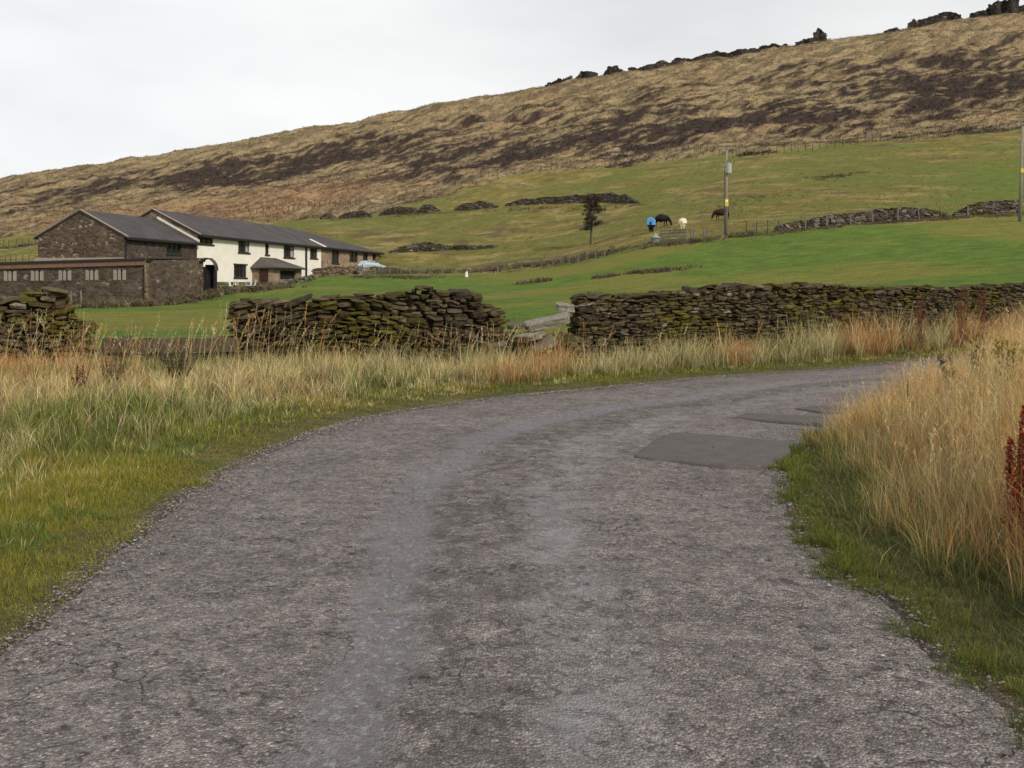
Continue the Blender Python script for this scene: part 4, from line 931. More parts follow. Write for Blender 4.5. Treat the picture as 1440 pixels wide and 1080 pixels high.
g = MB(); a_ = fr.s(429); fr.box(g, a_, a_+.35, -.14, -.02, 2.6, zl-.1); a_ = fr.s(478.5); g.build('downpipe', M_BLACK, house)
g = MB(); fr.box(g, S_W-.25, S_W+.1, -.06, -.003, 2.5, HE-.2); g.build('quoin', M_RENDER, house)
# porch with hipped roof
ZP = 3.72; frp = Fr(A0, UU, -2.5); sa = fr.s(354.5); sb = frp.s(424)
zp0 = hz(*fr.P(sa, -1, 0)[:2])-.5
side = Fr(fr.P(sa, -2.5, 0)[:2], NN)   # wall facing the viewer, runs inward along NN
LN = 2.5; rowd = 404
porch_wall = MB(); dh = (side.s(378), side.s(366), zp0, side.z(372, 377)); dh = (min(dh[:2]), max(dh[:2]), dh[2], dh[3])
pw = holed_wall(side, 0, LN-.01, zp0, ZP, [dh], .15); 
od = (frp.s(394), frp.s(417), 2.55, ZP-.2)
pw2 = holed_wall(frp, sa, sb, zp0, ZP, [od], .3); pw.add(pw2.v, pw2.f); e_ = Fr(frp.P(sb, 0, 0)[:2], NN)
pw.add([frp.P(sb, 0, zp0), frp.P(sb, 2.49, zp0), frp.P(sb, 2.49, ZP), frp.P(sb, 0, ZP)], [(0, 1, 2, 3)])
po = pw.build('porch', M_EXT, house)
g = MB(); side.box(g, dh[0], dh[1], .08, .14, dh[2], dh[3]); g.build('door', simple('oxblood_door', (.035, .012, .014), (.06, .022, .022), 4, .5), po)
g = MB(); dm = (dh[0]+dh[1])/2; side.box(g, dm-.28, dm-.04, .06, .079, 2.5, dh[3]-.15); side.box(g, dm+.04, dm+.28, .06, .079, 2.5, dh[3]-.15); g.build('door_light', M_CURT, po)
g = MB(); frp.box(g, od[0], od[1], .28, .32, od[2], od[3]); g.build('opening_back', M_SHADE, po)  # dark panel, painted shade of the open porch bay
pr = MB(); e = .45; lo = -2.5-e; P4 = [fr.P(sa-e, lo, ZP), fr.P(sb+e, lo, ZP), fr.P(sb+e, -.003, ZP), fr.P(sa-e, -.003, ZP)]; r0 = fr.P(sa+2.0, -.003, ZP+1.3); r1 = fr.P(sb-1.5, -.003, ZP+1.3)
P8 = [(x_, y_, z_+.12) for x_, y_, z_ in P4]; pr.add(P4+P8+[r0, r1], [(3, 2, 1, 0), (0, 1, 5, 4), (1, 2, 6, 5), (3, 0, 4, 7), (4, 5, 9, 8), (5, 6, 9), (7, 4, 8), (2, 3, 7, 8, 9, 6)])
pro = pr.build('porch_roof', M_SLATE2, house); g = MB(); fr.box(g, sa-e, sb+e, lo-.1, lo-.003, ZP-.04, ZP+.09); g.build('gutter', M_BLACK, pro)

# ------------------------------------------------------------------ low outbuilding in front
pL0 = atY(-260, 86); pL1 = atY(205, 76.5); UL = np.array(pL1)-np.array(pL0); LL = np.linalg.norm(UL); fl_ = Fr(pL0, UL)
low = thing('outbuilding', (*pL1, hz(*pL1)-.3), 'long low stone outbuilding with russet fascia and a row of small mullioned windows', 'outbuilding')
ztop = lambda a: 3.15+(3.72-3.15)*a/LL
hl = []
for px in (-62, -24, 14, 52, 91, 129, 168):
    zt = fl_.z(px, 380.5-px*.012+.8); hl.append((fl_.s(px-8), fl_.s(px+8), zt-.80, zt))
mb = holed_wall(fl_, 0, LL, -1.2, 3.9, hl, .2, ztop)
mb.add([fl_.P(LL, 0, -1.2), fl_.P(LL, 7, -1.2), fl_.P(LL, 7, 4.0), fl_.P(LL, 0, ztop(LL))], [(0, 1, 2, 3)]); mb.build('front_wall', M_LOW, low)
for h in hl:
    g = MB(); wd = h[1]-h[0]; q_ = wd*.13
    for f_ in (0, .5, 1): c = h[0]+(wd-q_)*f_+(0 if f_ != .5 else 0); fl_.box(g, c, c+q_*(1.6 if f_ != .5 else 1), -.05, .1, h[2]+.002, h[3]-.002)
    w_ = g.build('window', M_TRIM, low); g = MB(); fl_.box(g, h[0]+.01, h[1]-.01, .14, .17, h[2]+.01, h[3]-.01); g.build('pane', M_GLASS, w_)
    g = MB(); c = h[0]+wd*.27; fl_.box(g, c, c+wd*.16, .105, .135, h[2]+.05, h[3]-.05); c = h[0]+wd*.68; fl_.box(g, c, c+wd*.16, .105, .135, h[2]+.05, h[3]-.05); g.build('frame', M_WHITE, w_)
def ramp_box(g, f, a0, a1, w0, w1, d0, d1, tz):
    return g.hexa([f.P(a0, w0, tz(a0)+d0), f.P(a1, w0, tz(a1)+d0), f.P(a1, w1, tz(a1)+d0), f.P(a0, w1, tz(a0)+d0), f.P(a0, w0, tz(a0)+d1), f.P(a1, w0, tz(a1)+d1), f.P(a1, w1, tz(a1)+d1), f.P(a0, w1, tz(a0)+d1)])
g = MB(); ramp_box(g, fl_, 0, LL+.1, -.16, -.02, -.36, .12, ztop); g.build('fascia', M_FASCIA, low)
g = MB(); ramp_box(g, fl_, 0, LL+.1, -.26, -.17, .02, .14, ztop); g.build('gutter', M_BLACK, low)
g = MB(); g.hexa([fl_.P(0, -.16, ztop(0)+.125), fl_.P(LL, -.16, ztop(LL)+.125), fl_.P(LL, 9.0, 4.05), fl_.P(0, 9.0, 3.75), fl_.P(0, -.16, ztop(0)+.2), fl_.P(LL, -.16, ztop(LL)+.2), fl_.P(LL, 9.0, 4.15), fl_.P(0, 9.0, 3.85)]); g.build('roof', M_SLATE, low)
# flat topped annexe and the doorway with arched hood
pQ0 = atY(204, 76.3); pQ1 = atY(286, 88); fq = Fr(pQ0, np.array(pQ1)-np.array(pQ0)); LQ = float(np.linalg.norm(np.array(pQ1)-np.array(pQ0)))
ann = thing('stone_annexe', (*pQ0, hz(*pQ0)-.4), 'flat topped dark stone annexe with arched doorway hood, between outbuilding and white farmhouse', 'annexe')
mb = MB(); zt = lambda a: 3.62+.28*a/LQ
bq = atY(199, 84); bq2 = atY(281, 92); mb.hexa([fq.P(0, 0, -1), fq.P(LQ, 0, -1), (*bq2, -1), (*bq, -1), fq.P(0, 0, zt(0)), fq.P(LQ, 0, zt(LQ)), (*bq2, zt(LQ)), (*bq, zt(0))]); mb.build('wall', M_BARN, ann)
g = MB(); z_a, z_b = zt(0)+.003, zt(LQ)+.003; g.hexa([fq.P(-.05, -.15, z_a), fq.P(LQ+.1, -.15, z_b), (*bq2, z_b), (*bq, z_a), fq.P(-.05, -.15, z_a+.17), fq.P(LQ+.1, -.15, z_b+.17), (*bq2, z_b+.17), (*bq, z_a+.17)]); g.build('coping', M_BLACK, ann)
g = MB(); fq.box(g, -.1, .55, -.06, -.003, -1, 3.5); g.build('quoin', M_HGAB, ann)
fd = Fr(atY(286.5, 89), NN*-1); x1_ = (303-286.5)*89/F
g = MB(); fd2 = Fr(atY(286.5, 89.2), (1, 0.05)); fd2.box(g, 0, x1_, .5, .6, .3, 3.7); g.build('door', M_SHADE, ann)  # no door leaf: dark panel painted as the shade of the doorway
g = MB(); n = 12
for i in range(n):
    t0, t1 = math.pi*(.92-.92*i/n)*1.0, math.pi*(.92-.92*(i+1)/n)
    c0 = (x1_*.25+math.cos(t0)*x1_*.78, 3.15+math.sin(t0)*1.05); c1 = (x1_*.25+math.cos(t1)*x1_*.78, 3.15+math.sin(t1)*1.05)
    g.hexa([fd2.P(c0[0], -.3, c0[1]), fd2.P(c1[0], -.3, c1[1]), fd2.P(c1[0], .9, c1[1]), fd2.P(c0[0], .9, c0[1]), fd2.P(c0[0], -.3, c0[1]+.12), fd2.P(c1[0], -.3, c1[1]+.12), fd2.P(c1[0], .9, c1[1]+.12), fd2.P(c0[0], .9, c0[1]+.12)])
g.build('arched_hood', M_SLATE2, ann)
g = MB(); fd2.box(g, x1_-.16, x1_+.02, -.1, .5, .3, 3.5); fd2.box(g, -.02, .12, -.1, .5, .3, 3.5); g.build('door_jamb', M_SHADE, ann)  # jambs carry the same painted shade

# ------------------------------------------------------------------ far walls, rubble, fences
FARP = np.array([(.075, .062, .050), (.12, .10, .085), (.17, .15, .13), (.055, .045, .04)])
def pts(l, y0=40): return [place(p[0], p[1], y0) for p in l]
def farwall(l, hs, label, ch=(.14, .26), ln=(.3, .75), th=.6, y0=60, pal=FARP, name='stone_wall', moss=-.1, rubble=0):
    P = pts(l, y0); path = [(p[0], p[1]) for p in P]; a = arc(path); xs = np.linspace(0, a[-1], len(hs))
    jag = rng.random(64); tf = lambda s: max(.1, float(np.interp(s, xs, hs))*(1+.35*(float(fbm(np.array([s*1.0]), np.array([1.0+len(label)]), .5, 3)[0])-.5)))
    return wall_thing(name, drystone(path, tf, th=th, ch=ch, ln=ln, moss=moss, pal=pal, batter=.05), label, 'ruined wall', mat=M_STONEF)
LO = lambda n: rng.uniform(.6, 1.1, n)
farwall([(1092, 327), (1150, 320), (1215, 314), (1280, 309), (1330, 306)], [.5, .8, 1.0, 1.0, 1.05, 1.15, 1.2, 1.0, .4], 'grey field wall with posts, left of its collapsed dip')
farwall([(1342, 305), (1390, 302), (1432, 300)], [.3, .9, 1.2, 1.3, 1.3, 1.2], 'grey field wall from its collapsed dip to the utility pole at the right edge')
farwall([(1444, 300), (1520, 294), (1600, 286)], [1.0, 1.2, 1.1, 1.0], 'grey field wall right of the utility pole at the frame edge')
farwall([(452, 309), (470, 307)], [.5, 1.1, 1.2, .5], 'small ruined wall heap nearest to the farmhouse roof')
farwall([(478, 308), (500, 306), (521, 305)], [.5, 1.3, 1.2, 1.2, .4], 'ruined wall stretch second from the farmhouse in the upper pasture')
farwall([(534, 303), (565, 302), (586, 300)], [.4, 1.2, 1.4, 1.4, .9], 'ruined wall stretch third from the farmhouse, left of the small mound')
farwall([(588, 300), (602, 299), (616, 297)], [.6, 1.5, 1.5, .4], 'small ruined mound of wall between two longer stretches')
farwall([(640, 296), (668, 295), (700, 292)], [.5, 1.3, 1.4, 1.5, 1.2, .3], 'ruined wall stretch fourth from the farmhouse, ending in a sharp right slope')
farwall([(712, 290), (760, 287), (815, 285), (860, 284), (896, 286)], [.4, 1.2, 1.2, 1.4, 1.3, 1.6, 1.5, 1.3, .3], 'longest ruined wall stretch, behind the lone tree')
farwall([(549, 356), (590, 354), (632, 352)], [.4, 1.0, 1.2, 1.3, .9, .6], 'dark heap of old stones and timber right of the farmhouse extension', name='rubble_heap')
farwall([(632, 351), (665, 351), (698, 348)], [.5, .6, .5, .3], 'low dark bank of rubble trailing right from the stone and timber heap', name='rubble_heap', ch=(.1, .2))
hp = place(648, 349, 60); g = MB()
for i in range(9):
    a = -0.9+i*.22; x0, y0, z0 = hp[0]-1.1+i*.25, hp[1]+rng.uniform(-.4, .4), hp[2]
    g.tube((x0-.2, y0, z0), (x0+.5*math.cos(a), y0+.2, z0+1.35-.1*abs(i-4)), .07, .05, 6)
t_ = thing('timber_pile', (hp[0], hp[1], hp[2]), 'stack of leaning dark poles on the rubble bank in the pasture', 'timber pile'); g.build('poles', M_WOOD, t_)
# skyline wall remains
def sky_y(px, row): 
    Y = np.arange(330, 425, 1.0); X = (px-720)*Y/F; z = zground(X, Y); r = HOR-F*(z-EYE)/Y; i = int(np.argmin(r)); return (X[i], Y[i], z[i])
def skywall(px0, px1, hs, label):
    P = [sky_y(p, 0) for p in np.linspace(px0, px1, 5)]; path = [(p[0], p[1]) for p in P]; a = arc(path); xs = np.linspace(0, a[-1], len(hs))
    tf = lambda s: float(np.interp(s, xs, hs))*(1+.5*(float(fbm(np.array([s]), np.array([px0*1.0]), .35, 3)[0])-.5))
    return wall_thing('stone_wall', drystone(path, tf, th=1.3, ch=(.35, .6), ln=(.7, 1.8), moss=-.6, pal=np.array([(.045, .038, .034), (.07, .06, .052), (.035, .03, .028)]), batter=.1), label, 'ruined wall', mat=M_STONEF)
skywall(768, 803, [.2, 1.2, .3, 1.6, .2, .9], 'lowest broken remnant of wall on the hill skyline')
skywall(812, 838, [.3, 2.4, 2.8, 1.2], 'first rounded stone clump on the skyline above the lowest remnant')
skywall(851, 873, [.5, 2.6, 2.6, .8], 'second rounded stone clump on the skyline')
skywall(884, 975, [.8, 1.4, 1.7, 1.8, 2.6, 1.5, 1.9, 1.6, 1.2], 'long low ruined wall along the middle of the skyline')
skywall(975, 1105, [1.2, 2.0, 1.8, 1.3, 1.5, 1.9, 1.2, .9, .5], 'thin line of wall remains climbing the skyline left of the tall cairn')
skywall(1119, 1144, [.8, 2.0, 1.5], 'low stones directly left of the tall cairn on the skyline')
skywall(1144, 1160, [3.2, 4.6, 2.8], 'tall upright cairn of stones on the skyline')
skywall(1245, 1262, [.5, 1.5, .8], 'tiny stone clump on the skyline right of the tall cairn')
skywall(1277, 1290, [1.5, 3.2, 1.5], 'narrow pointed stone clump on the skyline before the dark wall stretch')
skywall(1291, 1350, [2.6, 2.8, 2.9, 3.0, 2.6, .8], 'solid dark wall stretch on the skyline near the right')
skywall(1365, 1390, [1.5, 2.2, 2.6], 'low shoulder of wall beside the square skyline ruin')
skywall(1390, 1432, [4.2, 5.0, 5.2, 5.4, 5.0], 'tall square ruin of dark stone at the top right of the skyline')
skywall(1434, 1480, [2.0, 2.4, 1.8], 'low wall running off the frame beyond the square ruin')
# low walls by the house
farwall([(442, 391), (470, 387), (503, 384)], [1.05, 1.0, .85, .8], 'low ruddy stone garden wall in front of the parked car and extension', ch=(.12, .2), y0=100, pal=np.array([(.15, .08, .06), (.10, .07, .055), (.19, .13, .10), (.22, .19, .16)]))
farwall([(385, 404), (410, 399), (440, 393)], [.35, .4, .4, .45], 'knee-high stone garden wall below the porch', ch=(.1, .18), y0=98, pal=FARP*1.3)
farwall([(300, 411), (345, 408), (380, 404)], [.35, .4, .45, .4], 'low rough kerb of stones at the front of the farmhouse yard', ch=(.1, .18), y0=92, pal=FARP)
farwall([(503, 386), (528, 384), (560, 383)], [.7, .8, .6, .5], 'buff stone retaining wall right of the garden wall, below the car', ch=(.12, .2), y0=100, pal=np.array([(.2, .18, .14), (.15, .13, .1)]))

M_POST = simple('grey_post_wood', (.11, .095, .08), (.20, .175, .15), 6, .9); M_POSTD = simple('dark_post_wood', (.05, .042, .036), (.09, .075, .065), 6, .9)
M_WIRE = simple('fence_wire', (.10, .095, .09), None, 4, .6, metal=.3)
def fence(l, n, h, label, r=.06, y0=60, mat=None, wires=2, jitter=.15, cat='fence'):
    P = np.array(pts(l, y0)); a = arc(P[:, :2]); s = np.linspace(0, a[-1], n)+rng.normal(0, jitter, n)*min(1, a[-1]/n*.2); s = np.clip(s, 0, a[-1]); Q = resample(P[:, :2], s)
    z = zground(Q[:, 0], Q[:, 1]); t = thing('wire_fence', (Q[0, 0], Q[0, 1], z[0]), label, cat); base = None; tops = []
    for i in range(n):
        hh = h*rng.uniform(.82, 1.12); lx = rng.normal(0, .04)
        pm = MB(); pm.tube((Q[i, 0], Q[i, 1], z[i]-.1), (Q[i, 0]+lx, Q[i, 1], z[i]+hh), r*rng.uniform(.8, 1.2), r*.9, 6); pm.build('post', mat or M_POST, t); tops.append((Q[i, 0]+lx, Q[i, 1], z[i]+h*.85))
    w = MB()
    for k in range(wires):
        d = -h*.33*k
        for i in range(n-1): p, q = tops[i], tops[i+1]; w.tube((p[0], p[1], p[2]+d), (q[0], q[1], q[2]+d), .012, .012, 3)
    if wires: w.build('wire', M_WIRE, t)
    return t
fence([(640, 258), (690, 250), (760, 241), (800, 229), (870, 219), (950, 214), (1040, 219)], 42, 1.5, 'line of thin posts along the top of the green pasture, left of the transformer pole', .08, 120, M_POSTD, 1)
fence([(1050, 220), (1090, 217), (1160, 210), (1300, 196), (1380, 186), (1440, 181), (1500, 172)], 46, 1.6, 'line of thin posts along the top of the green pasture, right of the transformer pole', .08, 120, M_POSTD, 1)
fence([(352, 304), (400, 296), (450, 291), (500, 287)], 20, 1.4, 'dark posts on the rusty bracken belt above the farmhouse roof', .10, 120, M_POSTD, 1)
fence([(1060, 329), (1109, 326), (1178, 318), (1247, 312), (1316, 307), (1392, 302), (1432, 300)], 12, 1.25, 'pale posts spaced along the grey field wall', .08, 60, M_POST, 0)
fence([(528, 389), (560, 387), (610, 388), (660, 387), (720, 381), (780, 373), (850, 364)], 22, 1.15, 'weathered posts through brown scrub below the lone tree and rubble', .06, 80, M_POST, 2)
fence([(0, 372), (25, 371), (50, 369)], 7, 1.2, 'short fence in the green strip left of the barn', .06, 88, M_POSTD, 1)
fence([(-10, 347), (15, 346), (50, 343)], 8, 1.3, 'fence with scrub on the slope left of the barn, above the green strip', .07, 120, M_POSTD, 1)
fence([(1048, 330), (1075, 329), (1095, 327)], 4, 1.2, 'three thin dark posts just right of the transformer pole', .06, 60, M_POSTD, 1)
fence([(100, 428), (115, 428), (140, 427)], 4, 1.0, 'rail fence with grey posts below the outbuilding', .08, 50, M_POST, 2)

# ------------------------------------------------------------------ poles
M_POLE = simple('pole_timber', (.17, .145, .12), (.26, .23, .195), 5, .85); M_TX = simple('transformer_grey', (.27, .31, .29), (.34, .38, .36), 5, .5); M_YEL = simple('yellow_sign', (.46, .35, .04), (.54, .42, .06), 5, .5)
M_CER = simple('insulator', (.08, .05, .04), None, 5, .4)
bx, by, bz = place(1021, 331, 60); k = by/F
pole = thing('utility_pole', (bx, by, bz), 'timber utility pole with grey transformer can and yellow sign beside the dark brown horse', 'utility pole')
zt = EYE-(207-HOR)*k
MB().tube((bx, by, bz-.3), (bx+.05, by, zt), .16, .10, 10).build('pole', M_POLE, pole, True)
g = MB(); g.box((bx+.05, by-.14, zt-.12), (1.9, .1, .12)); g.build('crossarm', M_POLE, pole)
for dx in (-.85, 0.05, .95):
    g = MB(); 
    for j in range(3): g.tube((bx+dx, by-.12, zt-.04+j*.09), (bx+dx, by-.12, zt+.01+j*.09), .08, .045, 8)
    g.build('insulator', M_CER, pole)
z1 = EYE-(243-HOR)*k; g = MB(); g.tube((bx+.22, by-.25, z1-.05), (bx+.22, by-.25, z1+.85), .28, .28, 14); g.tube((bx+.22, by-.25, z1+.85), (bx+.22, by-.25, z1+.95), .30, .12, 14)
tx = g.build('transformer', M_TX, pole); g = MB()
for dx in (-.12, .12, .5): g.tube((bx+.2+dx, by-.3, z1+.9), (bx+.2+dx*1.2, by-.3, z1+1.2), .05, .035, 6)
g.build('bushing', M_CER, tx)
z2 = EYE-(290-HOR)*k; g = MB(); g.box((bx+.03, by-.175, z2+.35), (.34, .02, .75)); g.build('warning_sign', M_YEL, pole)
g = MB(); g.box((bx+.03, by-.190, z2+.50), (.20, .006, .2)); g.build('sign_panel', M_WHITE, pole)
z3 = EYE-(294-HOR)*k; g = MB(); n = 14
for j in range(3):
    for i in range(n):
        a, b2 = 2*math.pi*i/n, 2*math.pi*(i+1)/n; g.tube((bx+.4*math.cos(a), by+.4*math.sin(a), z3+j*.1-.1), (bx+.4*math.cos(b2), by+.4*math.sin(b2), z3+j*.1-.1), .018, .018, 3)
g.build('climbing_guard', M_WIRE, pole)
MB().tube((bx-.22, by-.1, bz), (bx-.17, by-.1, z1+.2), .035, .035, 6).build('cable_duct', M_POSTD, pole)
bx, by, bz = place(1434, 312, 60); k = by/F
pole2 = thing('utility_pole', (bx, by, bz), 'plain timber utility pole with small yellow sign at the right frame edge', 'utility pole')
zt = EYE-(172-HOR)*k
MB().tube((bx, by, bz-.3), (bx+.28, by, zt), .17, .11, 10).build('pole', M_POLE, pole2, True)
z2 = EYE-(240-HOR)*k; MB().box((bx+.15, by-.19, z2), (.3, .02, .4)).build('warning_sign', M_YEL, pole2)
g = MB(); g.box((bx+.28, by-.15, zt-.15), (1.5, .1, .12)); g.build('crossarm', M_POLE, pole2)
for dx in (-.6, 0, .6): MB().tube((bx+.28+dx, by-.14, zt-.05), (bx+.28+dx, by-.14, zt+.15), .07, .04, 8).build('insulator', M_CER, pole2)

# ------------------------------------------------------------------ lone tree
def tree(px, row, hpx, label):
    x, y, z = place(px, row, 60); k = y/F; H = hpx*k
    t = thing('hawthorn_tree', (x, y, z), label, 'tree'); g = MB()
    tp = [(x+.05, y, z-.1), (x+.12, y, z+H*.25), (x+.10, y+.05, z+H*.5), (x+.2, y, z+H*.75), (x+.22, y, z+H)]; g.path(tp, [.15, .12, .09, .055, .02], 8)
    g.path([(x+.1, y, z+H*.12), (x+.28, y-.05, z+H*.42), (x+.5, y, z+H*.72), (x+.6, y, z+H*.95)], [.07, .06, .04, .015], 6); ends = []
    r_ = random.Random(5)
    for i in range(46):
        f = r_.uniform(.28, .98); a = r_.uniform(0, 6.28); ln = H*.30*(1-.35*abs(f-.5))*r_.uniform(.6, 1.1)
        if math.cos(a) < -.2: ln *= .75
        b0 = np.array([x+.12+.1*f, y, z+H*f*.95]); e = b0+np.array([math.cos(a)*ln, math.sin(a)*ln*.8, ln*r_.uniform(.0, .5)]); m_ = (b0+e)/2+np.array([0, 0, .08])
        g.path([b0, m_, e], [.035, .022, .008], 5); ends += [(m_, ln*.2), (e, ln*.25), ((m_+e)/2, ln*.2)]
        for q in range(2): e2 = m_+np.array([r_.uniform(-.4, .4), r_.uniform(-.4, .4), r_.uniform(-.1, .45)]); g.path([m_, e2], [.015, .006], 4); ends.append((e2, .18))
    g.build('trunk', simple('bark', (.05, .04, .034), (.09, .075, .062), 8, .95), t)
    C = np.array([e[0] for e in ends]); ns = 34; kk = np.repeat(np.arange(len(C)), ns); keep = rng.random(len(C)) < .8
    kk = kk[keep[kk]]; n = len(kk); P = C[kk]+rng.normal(0, .12, (n, 3)); P[:, 0] += (P[:, 2] > z+H*.9)*0
    cl = jit(pick([(.040, .030, .026), (.065, .045, .034), (.05, .048, .025), (.03, .025, .022)], n), n, .2)
    V, q, t3, c = blades('', P, rng.uniform(.08, .17, n), rng.uniform(.08, .13, n), rng.uniform(0, 6.28, n), rng.uniform(.5, 2, n), cl, segs=2, rootk=.9, tipk=1.1)
    me = fast_mesh('crown', V-np.array([x, y, z]), q, t3, c, M_BLADE, False); o = link('crown', me, t); return t
tree(830, 344, 69, 'lone sparse dark tree with a thin trunk on the pasture edge')

# ------------------------------------------------------------------ horses
def horse(name, px, row, head, L_, label, coat, rug=None, graze=True, hgt=1.5):
    """head = compass direction the horse faces (radians, 0 = to the right)"""
    x, y, z = place(px, row, 80); t = thing('horse', (x, y, z), label, 'horse', None, head)
    s = hgt/1.5; vs = []; ed = []; rad = []
    def v(p, r, par=None, ry=None):
        bk = 1.95 if r > .2 else (1.5 if r > .1 else 1.15); vs.append(tuple(c*s for c in p)); rad.append((r*s*bk, (ry or r)*s*bk)); 
        if par is not None: ed.append((par, len(vs)-1))
        return len(vs)-1
    pel = v((-.62, 0, 1.14), .27); b1 = v((-.30, 0, 1.10), .30, pel, .28); b2 = v((.10, 0, 1.07), .31, b1, .28); ch_ = v((.48, 0, 1.10), .27, b2, .26)
    n1 = v((.74, 0, 1.03 if graze else 1.4), .21, ch_, .15)
    if graze: n2 = v((.93, 0, .82), .16, n1, .11); n3 = v((1.04, 0, .60), .115, n2, .08); n4 = v((1.12, 0, .42), .115, n3, .09); n5 = v((1.20, 0, .16), .065, n4, .06)
    else: n2 = v((1.0, 0, 1.62), .13, n1, .1); n3 = v((1.14, 0, 1.72), .11, n2, .09); n4 = v((1.34, 0, 1.55), .09, n3); n5 = v((1.48, 0, 1.42), .06, n4)
    for sy in (-1, 1):
        dx = .13*sy
        a = v((.46+dx*.3, .15*sy, .88), .13, ch_); a = v((.47+dx, .15*sy, .72), .085, a); a = v((.47+dx, .15*sy, .46), .055, a); a = v((.45+dx, .15*sy, .22), .04, a); a = v((.46+dx, .15*sy, .09), .045, a); a = v((.50+dx, .15*sy, .02), .06, a)
        a = v((-.66, .15*sy, .92), .18, pel); a = v((-.60-dx, .16*sy, .74), .115, a); a = v((-.78-dx, .16*sy, .48), .065, a); a = v((-.72-dx, .16*sy, .24), .045, a); a = v((-.71-dx, .16*sy, .09), .047, a); a = v((-.67-dx, .16*sy, .02), .06, a)
    me = bpy.data.meshes.new('body'); me.from_pydata(vs, ed, []); o = link('body', me, t)
    sk = o.modifiers.new('skin', 'SKIN'); sk.use_smooth_shade = True
    for i, r in enumerate(rad): me.skin_vertices[0].data[i].radius = r; me.skin_vertices[0].data[i].use_root = (i == 0)
    sb = o.modifiers.new('sub', 'SUBSURF'); sb.levels = 1; sb.render_levels = 1
    me.materials.append(coat[0])
    hx = np.array((1.2, 0, .56) if graze else (1.05, 0, 1.80))*s
    g = MB()
    for sy in (-1, 1): g.tube((hx[0]-.02, .06*s*sy, hx[2]+.03), (hx[0]+(-.0 if graze else .02), .08*s*sy, hx[2]+.16*s), .035*s, .008, 6)
    off = wloc(t); me2 = bpy.data.meshes.new('ears'); me2.from_pydata(g.v, [], g.f); me2.materials.append(coat[0]); link('ears', me2, t)
    g = MB(); g.path([(-.86*s, 0, 1.22*s), (-.98*s, 0, 1.0*s), (-.98*s, 0, .62*s), (-.94*s, 0, .4*s)], [.05*s, .085*s, .07*s, .02*s], 7); me3 = bpy.data.meshes.new('tail'); me3.from_pydata(g.v, [], g.f); me3.materials.append(coat[1]); link('tail', me3, t)
    g = MB(); mn = [(.56, 1.42), (.78, 1.30), (.98, 1.08), (1.12, .84), (1.16, .68)] if graze else [(.6, 1.42), (.8, 1.58), (.95, 1.76), (1.03, 1.84)]
    for i in range(len(mn)-1):
        p, q = mn[i], mn[i+1]; g.hexa([(p[0]*s, -.05, (p[1]-.16)*s), (q[0]*s, -.05, (q[1]-.16)*s), (q[0]*s, .05, (q[1]-.16)*s), (p[0]*s, .05, (p[1]-.16)*s), (p[0]*s, -.03, p[1]*s), (q[0]*s, -.03, q[1]*s), (q[0]*s, .03, q[1]*s), (p[0]*s, .03, p[1]*s)])
    me4 = bpy.data.meshes.new('mane'); me4.from_pydata(g.v, [], g.f); me4.materials.append(coat[1]); link('mane', me4, t)
    if rug:
        V = []; nx, na = 12, 15
        for i in range(nx):
            f = i/(nx-1); cx = (-.93+1.42*f)*s; rr = (.43+.03*math.sin(f*3.14))*s*(1 if i else .9)
            for j in range(na):
                a = math.pi*(-.22+1.44*j/(na-1)); yy_ = math.cos(a)*rr*1.02; zz_ = 1.10*s+math.sin(a)*rr*1.05
                if math.sin(a) < 0: yy_ = math.copysign(rr*1.0, yy_); zz_ = 1.10*s+math.sin(a)*.55*s
                V.append((cx, yy_, zz_+.008))
        q = grid_faces(nx, na); V2 = [(c[0], c[1]*1.04, c[2]+.012) for c in V]; cap = [j for j in range(na)]
        me5 = bpy.data.meshes.new('rug'); me5.from_pydata(V, [], [tuple(r) for r in q.tolist()]+[tuple(cap)]); me5.materials.append(rug); ro = link('rug', me5, t)
        so_ = ro.modifiers.new('solid', 'SOLIDIFY'); so_.thickness = .02
    return t
C_BLK = (simple('black_coat', (.012, .011, .013), (.018, .016, .018), 4, .85, spec=.1), simple('black_hair', (.008, .008, .009), None, 4, .7))
C_BRN = (simple('dark_bay_coat', (.028, .014, .012), (.045, .022, .017), 3, .85, spec=.1), simple('bay_hair', (.012, .008, .008), None, 4, .7))
C_CRM = (simple('cream_coat', (.55, .47, .33), (.66, .58, .44), 3, .7), simple('cream_hair', (.60, .54, .42), None, 4, .8))
M_RUG = simple('blue_rug', (.06, .22, .52), (.12, .34, .66), 3, .75)
horse('horse', 916, 327, R(78), 1, 'horse in a bright blue rug seen from behind beside the black horse', C_BLK, M_RUG, hgt=1.7)
horse('horse', 930, 320, R(-8), 1, 'black horse grazing side-on, head to the right, behind the blue rugged one', C_BLK, hgt=1.65)
horse('horse', 960, 325, R(80), 1, 'cream horse seen from behind, grazing right of the gate', C_CRM, hgt=1.45)
horse('horse', 1014, 310, R(175), 1, 'dark brown horse partly behind the transformer pole', C_BRN, hgt=1.4)

